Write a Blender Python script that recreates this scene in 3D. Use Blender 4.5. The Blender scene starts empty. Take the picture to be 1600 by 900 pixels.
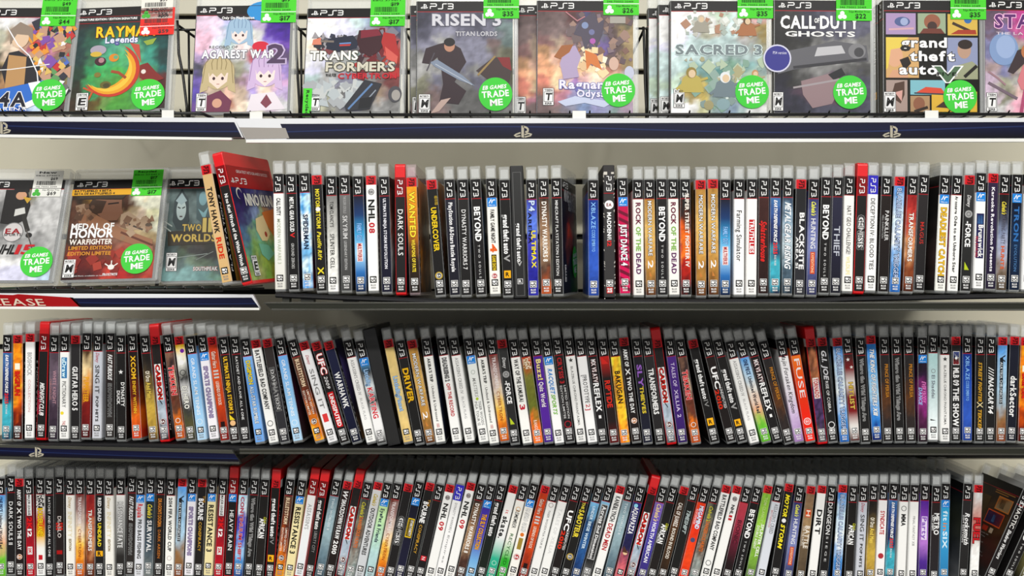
import bpy, bmesh, math, random
from mathutils import Vector, Matrix, noise

C = bpy.context.scene.collection
random.seed(7)

# ------------------------------------------------------------ camera, world, lamps
FPX, DIST, EYE = 1446.0, 1.2, 1.5          # focal length in pixels of the 1600 wide frame, metres, metres
AXX, AXY = 830.0, 420.0                    # where the optical axis meets the frame
cam = bpy.data.cameras.new('camera')
cam.sensor_width = 36.0
cam.lens = 36.0 * FPX / 1600.0
cam.shift_x = (800 - AXX) / 1600.0
cam.shift_y = -(450 - AXY) / 1600.0
cam.clip_start = 0.05
cam_o = bpy.data.objects.new('camera', cam)
cam_o.location = (0, -DIST, EYE)
cam_o.rotation_euler = (math.radians(90), 0, 0)
C.objects.link(cam_o)
sc = bpy.context.scene
sc.camera = cam_o
sc.view_settings.view_transform = 'Standard'
sc.view_settings.look = 'None'
sc.view_settings.gamma = 1.0
sc.view_settings.use_curve_mapping = False
sc.view_settings.exposure = 0.17

wd = bpy.data.worlds.new('shop_room')
sc.world = wd
wd.use_nodes = True
bg = wd.node_tree.nodes['Background']
bg.inputs[0].default_value = (0.96, 0.98, 1.0, 1)
bg.inputs[1].default_value = 0.27

def ceiling_lamp(x, y, z, power, sx, sy):
    l = bpy.data.lights.new('ceiling_tube_light', 'AREA')
    l.shape = 'RECTANGLE'
    l.size, l.size_y = sx, sy
    l.energy = power
    l.color = (1.0, 0.985, 0.95)
    o = bpy.data.objects.new('ceiling_tube_light', l)
    o.location = (x, y, z)
    C.objects.link(o)
    return o
for lx in (-1.5, 0.0, 1.5):
    ceiling_lamp(lx, -1.6, 3.1, 13, 1.2, 0.35)
    ceiling_lamp(lx, -3.7, 3.1, 96, 1.2, 0.35)

# ------------------------------------------------------------ helpers
def ink_code(s):
    """'fffb' or 'e8d83cbo432' -> (colour, flags, outline)"""
    hx = '0123456789abcdef'
    n = 6 if len(s) >= 6 and all(c in hx for c in s[:6]) else 3
    fl = s[n:]
    oc = None
    if 'o' in fl:
        fl, oc = fl.split('o', 1)
    return s[:n], fl, oc

def srgb(h):
    h = h.strip('#')
    if len(h) == 3:
        h = ''.join(c * 2 for c in h)
    out = []
    for i in (0, 2, 4):
        c = int(h[i:i + 2], 16) / 255.0
        out.append(c / 12.92 if c <= 0.04045 else ((c + 0.055) / 1.055) ** 2.4)
    return tuple(out)

def mix(a, b, t):
    return tuple(x + (y - x) * t for x, y in zip(a, b))

def wpt(px, py, y):
    """photo pixel -> world point on the plane at depth y"""
    s = (DIST + y) / FPX
    return Vector(((px - AXX) * s, y, EYE + (AXY - py) * s))

def mat(name, col, rough=0.5, metal=0.0, alpha=1.0, spec=0.5, mottling=0.0, scale=30.0, coat=0.0):
    m = bpy.data.materials.new(name)
    m.use_nodes = True
    nt = m.node_tree
    b = nt.nodes['Principled BSDF']
    c = srgb(col) if isinstance(col, str) else col
    b.inputs['Base Color'].default_value = (*c, 1)
    b.inputs['Roughness'].default_value = rough
    b.inputs['Metallic'].default_value = metal
    b.inputs['Alpha'].default_value = alpha
    b.inputs['Specular IOR Level'].default_value = spec
    b.inputs['Coat Weight'].default_value = coat
    if mottling:
        tc = nt.nodes.new('ShaderNodeTexCoord')
        nz = nt.nodes.new('ShaderNodeTexNoise')
        nz.inputs['Scale'].default_value = scale
        nz.inputs['Detail'].default_value = 4
        nt.links.new(tc.outputs['Object'], nz.inputs['Vector'])
        rp = nt.nodes.new('ShaderNodeValToRGB')
        rp.color_ramp.elements[0].color = (*[max(0, v * (1 - mottling)) for v in c], 1)
        rp.color_ramp.elements[1].color = (*[min(1, v * (1 + mottling)) for v in c], 1)
        nt.links.new(nz.outputs['Fac'], rp.inputs['Fac'])
        nt.links.new(rp.outputs['Color'], b.inputs['Base Color'])
    return m

def printed(name, rough, spec):
    m = bpy.data.materials.new(name)
    m.use_nodes = True
    nt = m.node_tree
    b = nt.nodes['Principled BSDF']
    at = nt.nodes.new('ShaderNodeAttribute')
    at.attribute_name = 'ink'
    nt.links.new(at.outputs['Color'], b.inputs['Base Color'])
    b.inputs['Roughness'].default_value = rough
    b.inputs['Specular IOR Level'].default_value = spec
    return m

M_PRINT = printed('printed_paper', 0.34, 0.18)
M_STICK = printed('printed_sticker', 0.5, 0.2)
M_CLEAR = mat('clear_case_plastic', (0.90, 0.93, 0.93), 0.16, alpha=0.25)
M_PINK = mat('pinkish_case_plastic', (0.80, 0.62, 0.66), 0.18, alpha=0.26)
M_RED = mat('red_case_plastic', (0.74, 0.008, 0.012), 0.25, alpha=0.96)
M_BLACK = mat('black_case_plastic', '151515', 0.3)
M_WIRE = mat('black_coated_wire', '0d0d0d', 0.35, mottling=0.2)
M_WALL = mat('cream_slatwall_laminate', 'd2cdb8', 0.35, mottling=0.05, scale=6)
M_SLOT = mat('dark_slot', '0c0805', 0.8, mottling=0.2)
M_CHAN = mat('silver_label_channel', 'd6d8dc', 0.3, mottling=0.04, scale=4)
M_SMOKE = mat('smoky_grey_channel', '26271f', 0.15, mottling=0.25, scale=9)
M_SHELF = mat('black_shelf_steel', '17171a', 0.35, mottling=0.2)
M_WHITE = mat('white_plastic_clip', 'e4e4e0', 0.35, mottling=0.03)
M_DARKCH = mat('dark_label_channel', '3c3c36', 0.2, mottling=0.1, scale=6)

def link(name, me, m, parent=None, M=None):
    o = bpy.data.objects.new(name, me)
    if m and not me.materials:
        me.materials.append(m)
    C.objects.link(o)
    if parent:
        o.parent = parent
    if M is not None:
        o.matrix_local = M
    return o

def from_bm(bm, name):
    me = bpy.data.meshes.new(name)
    bm.to_mesh(me)
    bm.free()
    return me

def tag(o, label, cat, group=None):
    o['label'] = label
    o['category'] = cat
    if group:
        o['group'] = group

def structure(o):
    o['kind'] = 'structure'
    return o

def box_bm(bm, x0, x1, y0, y1, z0, z1, bevel=0.0, seg=2):
    r = bmesh.ops.create_cube(bm, size=1.0)
    vs = r['verts']
    for v in vs:
        v.co = Vector((x0 + (v.co.x + .5) * (x1 - x0), y0 + (v.co.y + .5) * (y1 - y0), z0 + (v.co.z + .5) * (z1 - z0)))
    if bevel:
        es = list({e for v in vs for e in v.link_edges})
        bmesh.ops.bevel(bm, geom=es, offset=bevel, segments=seg, profile=0.5, affect='EDGES')

def box(name, x0, x1, y0, y1, z0, z1, m, parent=None, bevel=0.0):
    bm = bmesh.new()
    box_bm(bm, x0, x1, y0, y1, z0, z1, bevel)
    return link(name, from_bm(bm, name), m, parent)

def tube_bm(bm, pts, r, n=8):
    pts = [Vector(p) for p in pts]
    rings = []
    for i, p in enumerate(pts):
        a = pts[max(i - 1, 0)]
        b = pts[min(i + 1, len(pts) - 1)]
        d = (b - a).normalized()
        up = Vector((0, 0, 1)) if abs(d.z) < 0.9 else Vector((1, 0, 0))
        u = d.cross(up).normalized()
        v = d.cross(u)
        rings.append([bm.verts.new(p + (u * math.cos(2 * math.pi * k / n) + v * math.sin(2 * math.pi * k / n)) * r) for k in range(n)])
    for a, b in zip(rings, rings[1:]):
        for k in range(n):
            bm.faces.new((a[k], a[(k + 1) % n], b[(k + 1) % n], b[k]))
    bm.faces.new(list(reversed(rings[0])))
    bm.faces.new(rings[-1])

def tube(name, pts, r, m, parent=None):
    bm = bmesh.new()
    tube_bm(bm, pts, r)
    bmesh.ops.recalc_face_normals(bm, faces=bm.faces)
    me = from_bm(bm, name)
    for p in me.polygons:
        p.use_smooth = True
    return link(name, me, m, parent)

def empty(name, M=None):
    o = bpy.data.objects.new(name, None)
    o.empty_display_size = 0.02
    C.objects.link(o)
    if M is not None:
        o.matrix_world = M
    return o

class Ink:
    """polygons with one colour per corner, built into a single printed mesh"""
    def __init__(s):
        s.v, s.f, s.c = [], [], []
    def poly(s, pts, cols):
        i = len(s.v)
        s.v += [tuple(p) for p in pts]
        s.f.append(tuple(range(i, i + len(pts))))
        if isinstance(cols[0], (int, float)):
            cols = [cols] * len(pts)
        s.c += list(cols)
    def mesh(s, name):
        me = bpy.data.meshes.new(name)
        me.from_pydata(s.v, [], s.f)
        a = me.color_attributes.new('ink', 'FLOAT_COLOR', 'CORNER')
        buf = []
        for c in s.c:
            buf += [.93 * max(c[0], 0) ** 1.12, .93 * max(c[1], 0) ** 1.12, .93 * max(c[2], 0) ** 1.12, 1.0]
        a.data.foreach_set('color', buf)
        return me
    def build(s, name, parent=None, m=None, M=None):
        return link(name, s.mesh(name), m or M_PRINT, parent, M)

# ------------------------------------------------------------ lettering from the built-in font
CHARS = "ABCDEFGHIJKLMNOPQRSTUVWXYZabcdefghijklmnopqrstuvwxyz0123456789:.'&-!/$[]+%"
GL = {}
def make_glyphs():
    tmp = []
    for style, off in (('n', 0.007), ('b', 0.032), ('o', 0.075)):
        for ch in CHARS:
            cu = bpy.data.curves.new('g', 'FONT')
            cu.body = ch
            cu.resolution_u = 2
            cu.offset = off
            o = bpy.data.objects.new('g', cu)
            C.objects.link(o)
            tmp.append((style, ch, o, cu))
    dg = bpy.context.evaluated_depsgraph_get()
    dg.update()
    for style, ch, o, cu in tmp:
        me = bpy.data.meshes.new_from_object(o.evaluated_get(dg))
        vs = [(v.co.x, v.co.y) for v in me.vertices]
        fs = [tuple(p.vertices) for p in me.polygons]
        x0 = min([v[0] for v in vs] or [0]); x1 = max([v[0] for v in vs] or [0.3])
        GL[style, ch] = (vs, fs, x0, x1)
        bpy.data.meshes.remove(me)
    for style, ch, o, cu in tmp:
        bpy.data.objects.remove(o)
        bpy.data.curves.remove(cu)
make_glyphs()

def layout(text, style):
    x, out = 0.0, []
    for ch in text:
        if ch == ' ':
            x += 0.28
            continue
        if ('n', ch) not in GL:
            continue
        n = GL['n', ch]
        out.append((x - n[2], ch))
        x += n[3] - n[2] + (0.12 if style != 'n' else 0.10)
    return out, max(x - 0.1, 0.05)

def put_text(ink, text, T, length, height, col, style='n', shear=0.0, lift=0.0, maxw=None):
    """T maps (along, up, out) to the target space; text fills `length`, capitals are `height` tall, centred on up = 0"""
    lay, w = layout(text, style)
    sx, sy = length / w, height / 0.70
    for x, ch in lay:
        vs, fs, _, _ = GL[style, ch]
        for f in fs:
            ink.poly([T((x + vs[i][0]) * sx + shear * vs[i][1] * sy, (vs[i][1] - 0.35) * sy, lift) for i in f], col)

def stroke(ink, pts, w, T, col, lift=0.0):
    """flat open stroke of width w with mitred joints"""
    n = len(pts)
    L, R = [], []
    for i, p in enumerate(pts):
        a = pts[max(i - 1, 0)]; b = pts[min(i + 1, n - 1)]
        d1 = Vector((p[0] - a[0], p[1] - a[1])); d2 = Vector((b[0] - p[0], b[1] - p[1]))
        if d1.length == 0: d1 = d2
        if d2.length == 0: d2 = d1
        d1.normalize(); d2.normalize()
        d = (d1 + d2)
        d = d.normalized() if d.length > 1e-6 else d1
        nn = Vector((-d.y, d.x))
        k = w * 0.5 / max(0.5, nn.dot(Vector((-d1.y, d1.x))))
        L.append((p[0] + nn.x * k, p[1] + nn.y * k)); R.append((p[0] - nn.x * k, p[1] - nn.y * k))
    for i in range(n - 1):
        ink.poly([T(*L[i], lift), T(*R[i], lift), T(*R[i + 1], lift), T(*L[i + 1], lift)], col)

PS3 = [  # unit strokes of the wide rounded letters, 0..3.4 along, 0..1 up
    [(0, 0), (0, .42), (.08, .5), (.8, .5), (.92, .6), (.92, .88), (.8, 1), (0, 1)],
    [(1.15, 0), (1.75, 0), (1.87, .1), (1.87, .9), (1.99, 1), (2.5, 1)],
    [(2.62, 1), (3.3, 1), (3.42, .9), (3.42, .1), (3.3, 0), (2.62, 0)],
    [(2.7, .5), (3.42, .5)]]
def put_ps3(ink, T, length, height, col, lift=0.0, w=0.16):
    for s in PS3:
        stroke(ink, [((x / 3.42) * length, (y - .5) * height) for x, y in s], w * height, T, col, lift)

def disc(ink, cx, cy, r, T, col, lift=0.0, n=24, ry=None):
    ink.poly([T(cx + r * math.cos(2 * math.pi * k / n), cy + (ry or r) * math.sin(2 * math.pi * k / n), lift) for k in range(n)], col)

def ring(ink, cx, cy, r, w, T, col, lift=0.0, n=24, ry=1.0):
    for k in range(n):
        a, b = 2 * math.pi * k / n, 2 * math.pi * (k + 1) / n
        ink.poly([T(cx + q * math.cos(t), cy + q * ry * math.sin(t), lift) for q, t in ((r, a), (r, b), (r - w, b), (r - w, a))], col)

def rect(ink, x0, x1, y0, y1, T, col, lift=0.0):
    ink.poly([T(x0, y0, lift), T(x1, y0, lift), T(x1, y1, lift), T(x0, y1, lift)], col)

def ps_mark(ink, T, s, col, lift=0.0):
    """upright P over a lying S, about 1 unit * s tall and 1.5 wide, centred"""
    def U(x, y, l): return T(x * s, y * s, l)
    ink.poly([U(-.14, .55, lift), U(-.14, -.52, lift), U(.10, -.60, lift), U(.10, .50, lift)], col)
    stroke(ink, [(.02, .46), (.32, .36), (.46, .22), (.46, .04), (.36, -.06), (.22, -.02)], .17, U, col, lift)
    stroke(ink, [(-.22, -.12), (-.62, -.26), (-.74, -.36), (-.60, -.46), (-.22, -.40)], .13, U, col, lift)
    stroke(ink, [(.16, -.30), (.50, -.18), (.76, -.26), (.70, -.38), (.16, -.52)], .13, U, col, lift)

def move_badge(ink, T, x0, x1, y0, y1, lift):
    w, h = x1 - x0, y1 - y0
    rect(ink, x0, x1, y0, y1, T, srgb('2a8fe0'), lift)
    W = srgb('fff')
    def U(x, y, l): return T(x0 + x * w, y0 + y * h, l)
    stroke(ink, [(.18, .38), (.42, .82), (.48, .42), (.62, .74), (.86, .74)], .10, U, W, lift * 1.3)
    put_text(ink, 'Move', lambda a, b, c: U(.16 + a, .18 + b, c), .68, .14, W, 'n', lift=lift * 1.3)
# ------------------------------------------------------------ game cases
# local frame: spine on the plane y = 0 facing -y, front cover on the +x face, depth y = 0..D, height z = 0..H
T_, D_, H_ = 0.0137, 0.135, 0.1715
S0, S1 = 0.0042, 0.1537                     # printed sleeve, bottom and top
SL = S1 - S0
XF = T_ / 2

def shell_mesh(m):
    bm = bmesh.new()
    box_bm(bm, -XF, XF, 0, D_, 0, H_)
    es = [e for e in bm.edges if abs(e.verts[0].co.x - e.verts[1].co.x) > 0.001]
    bmesh.ops.bevel(bm, geom=es, offset=0.004, segments=3, profile=0.5, affect='EDGES')
    es = [e for e in bm.edges if len(e.link_faces) == 2 and e.calc_face_angle(0) > 0.8]
    bmesh.ops.bevel(bm, geom=es, offset=0.0009, segments=2, profile=0.5, affect='EDGES')
    # hinge rib and thumb notch moulded into the shell, seen through the clear top
    box_bm(bm, -XF * .72, XF * .72, 0.0022, 0.0032, S1 + 0.002, H_ - 0.004)
    box_bm(bm, -XF * .72, XF * .72, D_ - 0.004, D_ - 0.003, 0.004, H_ - 0.004)
    return from_bm(bm, 'case_shell')

SHELLS = {}
for k, m in (('c', M_CLEAR), ('p', M_PINK), ('r', M_RED), ('k', M_BLACK)):
    me = shell_mesh(m)
    me.materials.append(m)
    SHELLS[k] = me

def Tspine(x_from_top, dx=0.0):
    """along = down the spine, up = to the right"""
    return lambda a, b, l: (dx + b, -0.0004 - l, S1 - x_from_top - a)

def Tcover(c, z):
    """front cover: along = away from the spine (+y), up = +z"""
    return lambda a, b, l: (XF + 0.0004 + l, c + a, z + b)

HDR = {'K': ('1d1b1c', 0.0245), 'W': ('1d1b1c', 0.0245), 'R': ('d8202c', 0.0118), 'D': ('8a1018', 0.0245), 'B': ('3a34c0', 0.0245), 'N': ('1d1b1c', 0.0)}

_shared = {}
def ps3_mesh(kind):
    if kind in _shared:
        return _shared[kind]
    ink = Ink()
    if kind == 'R':
        T = Tspine(0.0018, -0.0002)
        c = srgb('54080c')
        put_ps3(ink, T, 0.0085, 0.0050, c, 0.0002, 0.26)
        rect(ink, 0, .0085, .0034, .0044, T, c, .0002)
    else:
        put_ps3(ink, Tspine(0.0040, -0.0002), 0.0175, 0.0058, srgb('f4f4f4'), 0.0002, 0.17)
        rect(ink, .0183, .0190, -.003, -.002, Tspine(0.0040, -0.0002), srgb('f4f4f4'), .0002)
    me = ink.mesh('platform_logo')
    me.materials.append(M_PRINT)
    _shared[kind] = me
    return me

def badge_mesh(light):
    k = 'badge' + str(light)
    if k in _shared:
        return _shared[k]
    ink = Ink()
    W, B = srgb('f2f2f2'), srgb('161616')
    fg, bgc = (B, W) if light else (W, B)
    T = lambda a, b, l: (a, -0.0004 - l, S0 + 0.0145 + b)
    rect(ink, -.0043, .0043, -.0043, .0043, T, W if not light else B, .0001)
    rect(ink, -.0037, .0037, -.0037, .0037, T, B if not light else srgb('333'), .0002)
    # rotated publisher figure
    ink.poly([T(-.0030, .0030, .0003), T(-.0030, .0002, .0003), T(.0004, -.0004, .0003), T(.0012, .0026, .0003)], W)
    stroke(ink, [(-.003, -.0012), (-.0008, -.0026), (.0010, -.0014), (.0030, -.0026)], .0012, T, W, .0003)
    stroke(ink, [(.0018, .0026), (.0030, .0012), (.0022, -.0006)], .0010, T, W, .0003)
    g = srgb('999') if light else W
    T2 = lambda z: (lambda a, b, l: (-.0032 + a, -0.0004 - l, S0 + z + b))
    put_text(ink, 'BLUS', T2(.0072), .0064, .0021, g, 'b', lift=.0002)
    put_text(ink, '30530', T2(.0038), .0064, .0021, g, 'b', lift=.0002)
    me = ink.mesh('publisher_badge')
    me.materials.append(M_PRINT)
    _shared[k] = me
    return me

def stops_fn(spec, seed):
    amt = 0.0
    if '*' in spec:
        spec, a = spec.split('*')
        amt = float(a) / 10
    st = [srgb(s) for s in spec.split('>')]
    n = len(st)
    def f(t, u):
        if amt:
            t = t + amt * 0.45 * noise.noise(Vector((u * 2.2, t * 9.0, seed * 3.7)))
        t = min(max(t, 0), 0.9999) * (n - 1)
        i = int(t)
        c = mix(st[i], st[min(i + 1, n - 1)], t - i) if n > 1 else st[0]
        if amt:
            k = 1 + amt * 1.1 * noise.noise(Vector((u * 5.0, t * 11.0 + 5, seed * 1.3)))
            c = tuple(min(1, max(0, x * k)) for x in c)
        return c
    return f, n == 1 and not amt

def grid_fn(rows, seed, warp=0.09):
    g = [[srgb(c) for c in r.split()] for r in rows]
    nr, nc = len(g), len(g[0])
    def f(cx, t):
        p = Vector((cx * 5.5, t * 6.5, seed * 5.1))
        x = cx + warp * noise.noise(p) + warp * .6 * noise.noise(p * 3.1)
        y = t + warp * noise.noise(p + Vector((7, 3, 1))) + warp * .6 * noise.noise(p * 3.3 + Vector((2, 9, 4)))
        x = min(max(x * nc - .5, 0), nc - 1.001); y = min(max(y * nr - .5, 0), nr - 1.001)
        i, j = int(x), int(y)
        fx, fy = x - i, y - j
        s = lambda q: q * q * (3 - 2 * q)
        fx, fy = s(s(fx)), s(s(fy))
        a = mix(g[j][i], g[j][i + 1], fx); b = mix(g[j + 1][i], g[j + 1][i + 1], fx)
        c = mix(a, b, fy)
        k = 1 + 0.30 * noise.noise(p * 3.0) + 0.16 * noise.noise(p * 7.0)
        return tuple(min(1, max(0, v * k)) ** 1.22 * 1.04 for v in c)
    return f

def sleeve_mesh(hdr, base, seed, side=None, grid=None, light_side=False):
    ink = Ink()
    hc, hh = srgb(HDR[hdr][0]), HDR[hdr][1]
    f, flat = stops_fn(base, seed)
    x0, x1 = -XF + .0009, XF - .0009
    yb = -0.0003
    red = srgb('b0202c')
    hl = hh + (0.0009 if hdr in 'KD' else 0.0)
    # spine
    def P(x, d): return (x, yb, S1 - d)
    def Pl(d): return (-XF - .00015, .0013, S1 - d)
    def Pr(d): return (XF + .00015, .0013, S1 - d)
    def band(d0, d1, c):
        ink.poly([P(x0, d1), P(x1, d1), P(x1, d0), P(x0, d0)], c)
        ink.poly([Pl(d1), P(x0, d1), P(x0, d0), Pl(d0)], c)
        ink.poly([P(x1, d1), Pr(d1), Pr(d0), P(x1, d0)], c)
    if hh:
        band(0, hh, hc)
        if hl > hh:
            band(hh, hl, red)
    L = SL - hl
    nz = 1 if flat else 44
    nx = 1 if flat else 4
    for j in range(nz):
        t0, t1 = j / nz, (j + 1) / nz
        for i in range(nx):
            u0, u1 = i / nx, (i + 1) / nx
            xa, xb = x0 + (x1 - x0) * u0, x0 + (x1 - x0) * u1
            ink.poly([P(xa, hl + L * t1), P(xb, hl + L * t1), P(xb, hl + L * t0), P(xa, hl + L * t0)],
                     [f(t1, u0), f(t1, u1), f(t0, u1), f(t0, u0)])
        ink.poly([Pl(hl + L * t1), P(x0, hl + L * t1), P(x0, hl + L * t0), Pl(hl + L * t0)], [f(t1, 0), f(t1, 0), f(t0, 0), f(t0, 0)])
        ink.poly([P(x1, hl + L * t1), Pr(hl + L * t1), Pr(hl + L * t0), P(x1, hl + L * t0)], [f(t1, 1), f(t1, 1), f(t0, 1), f(t0, 1)])
    # back (left) and front (right) covers
    y0, y1 = 0.0013, 0.1275
    ch = 0.0135
    fs, _ = stops_fn(side or base, seed + 50)
    for sx in (-1, 1):
        X = sx * (XF + .00015)
        def Q(y, d): return (X, y, S1 - d)
        def q(ya, yb_, da, db, cols):
            pts = [Q(ya, db), Q(yb_, db), Q(yb_, da), Q(ya, da)]
            if sx < 0:
                pts = pts[::-1]
                if not isinstance(cols[0], (int, float)): cols = cols[::-1]
            ink.poly(pts, cols)
        top = 0.0
        if hdr in 'KDBW':
            q(y0, y1, 0, ch, hc)
            if hdr in 'KD': q(y0, y1, ch, ch + .0009, red)
            top = ch + .0009
        ya = y0
        if hdr == 'R':                       # the older sleeves carry a black band beside the spine
            ya = 0.0125
            q(y0, ya, 0.0118, SL, srgb('161616'))
            q(y0, ya, 0, 0.0118, srgb('e8e8e8'))
        if grid and sx > 0:
            fg = grid_fn(grid, seed)
            nx2, nz2 = 46, 54
        else:
            fg = lambda cx, t: fs(t, cx * 2)
            nx2, nz2 = 6, 14
        for j in range(nz2):
            for i in range(nx2):
                a0, a1, b0, b1 = i / nx2, (i + 1) / nx2, j / nz2, (j + 1) / nz2
                LL = SL - top
                q(ya + (y1 - ya) * a0, ya + (y1 - ya) * a1, top + LL * b0, top + LL * b1,
                  [fg(a0, b1), fg(a1, b1), fg(a1, b0), fg(a0, b0)])
    return ink.mesh('printed_sleeve')

def side_strip_text(ink):
    """vertical wordmark on the black band of the older sleeves, reads upward on the front cover"""
    T = lambda a, b, l: (XF + 0.00015 + l, 0.007 - b, S0 + .012 + a)
    put_text(ink, 'PLAYSTATION 3', T, 0.098, 0.0042, srgb('e8e8e8'), 'n', shear=0.25, lift=0.0001)

def title_mesh(titles, hdr, name='title_lettering'):
    """each entry: 't0 t1 size colour[flags] text' ; fractions of the sleeve from its top"""
    ink = Ink()
    for s in titles:
        a = s.split(' ', 4)
        t0, t1 = float(a[0]), float(a[1])
        size, dx = (a[2].split('@') + ['0'])[:2]
        size, dx = float(size) * T_ * .88, float(dx) * T_
        col, txt = a[3], a[4] if len(a) > 4 else ''
        cc, fl, oc = ink_code(col)
        c = srgb(cc)
        T = Tspine(t0 * SL, dx)
        ln = (t1 - t0) * SL
        style, shear = ('b' if 'b' in fl else 'n'), (0.28 if 'i' in fl else 0.0)
        if txt == '#box':
            rect(ink, 0, ln, -size / 2, size / 2, T, c, .00005)
        elif txt == '#disc':
            disc(ink, ln / 2, 0, size / 2, T, c, .00008)
        elif txt == '#ring':
            ring(ink, ln / 2, 0, size / 2, size * .1, T, c, .0002)
        elif txt == '#ea':
            disc(ink, ln / 2, 0, size / 2, T, c, .00008)
            o = srgb('fff') if sum(c) < 1.2 else srgb('333')
            ring(ink, ln / 2, 0, size * .46, size * .06, T, o, .0002)
            Tv = lambda p, q, l: T(ln / 2 - q, p - size * .28, l)
            put_text(ink, 'EA', Tv, size * .56, size * .34, o, 'b', lift=.0002)
        elif txt == '#move':
            Tm = lambda p, q, l: (p, -.0004 - l, S1 - t0 * SL - q)
            move_badge(ink, lambda p, q, l: (p, -.0004 - l, S1 - t0 * SL - 0.0118 + q), -XF + .0009, XF - .0009, 0, .0118, .0001)
        elif txt == '#rstar':
            rect(ink, 0, ln, -size / 2, size / 2, T, srgb('f5b820'), .00005)
            put_text(ink, 'R', lambda p, q, l: T(ln / 2 - q, p - size * .25, l), size * .5, size * .6, srgb('111'), 'b', lift=.0002)
        elif txt == '#stripes':
            n = 11
            for k in range(n):
                p = ln * k / n
                ww = ln / n * .45
                ink.poly([T(p, -size / 2, .00006), T(p + ww, -size / 2, .00006), T(p + ww + size * .5, size / 2, .00006), T(p + size * .5, size / 2, .00006)], c)
        elif txt == '#checks':
            rr = random.Random(5)
            for k in range(int(ln / .0012)):
                for q in range(8):
                    if rr.random() < .5:
                        rect(ink, k * .0012, k * .0012 + .0012, -size / 2 + size * q / 8, -size / 2 + size * (q + 1) / 8, T, c, .00006)
        elif txt == '#star':
            ink.poly([T(ln / 2 + size / 2 * (1 if k % 2 == 0 else .42) * math.cos(math.pi * k / 5 + math.pi), size / 2 * (1 if k % 2 == 0 else .42) * math.sin(math.pi * k / 5), .0001) for k in range(10)], c)
        elif txt == '#tri':
            ink.poly([T(0, -size / 2, .0001), T(ln, -size / 2, .0001), T(ln, size / 2, .0001)], c)
        else:
            if oc:
                put_text(ink, txt, T, ln, size, srgb(oc), 'o', shear, .0001)
            put_text(ink, txt, T, ln, size, c, style, shear, .0002)
    return ink.mesh(name)

def make_case(hdr, shell, base, titles, M, seed, side=None, grid=None, badge=None, name='game_case'):
    root = empty(name, M)
    link('case_shell', SHELLS[shell], None, root)
    link('printed_sleeve', sleeve_mesh(hdr, base, seed, side, grid), M_PRINT, root)
    if hdr != 'N':
        link('platform_logo', ps3_mesh('R' if hdr == 'R' else 'K'), None, root)
    words_ = [t for t in titles if '#' not in t]
    if words_:
        link('title_lettering', title_mesh(words_, hdr), M_PRINT, root)
    for t in titles:
        if '#' in t:
            nm = {'move': 'motion_badge', 'box': 'title_block', 'ea': 'maker_mark', 'ring': 'maker_mark', 'rstar': 'maker_mark', 'checks': 'checkered_print', 'stripes': 'striped_print'}.get(t.split('#')[1], 'printed_mark')
            link(nm, title_mesh([t], hdr, nm), M_PRINT, root)
    if hdr == 'R':
        ink = Ink(); side_strip_text(ink)
        ink.build('side_wordmark', root)
    if badge is None:
        e = srgb(base.split('*')[0].split('>')[-1])
        badge = 'l' if sum(e) > 1.2 else 'd'
    if badge in 'ld' and badge:
        link('publisher_badge', badge_mesh(badge == 'l'), None, root)
    return root

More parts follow.
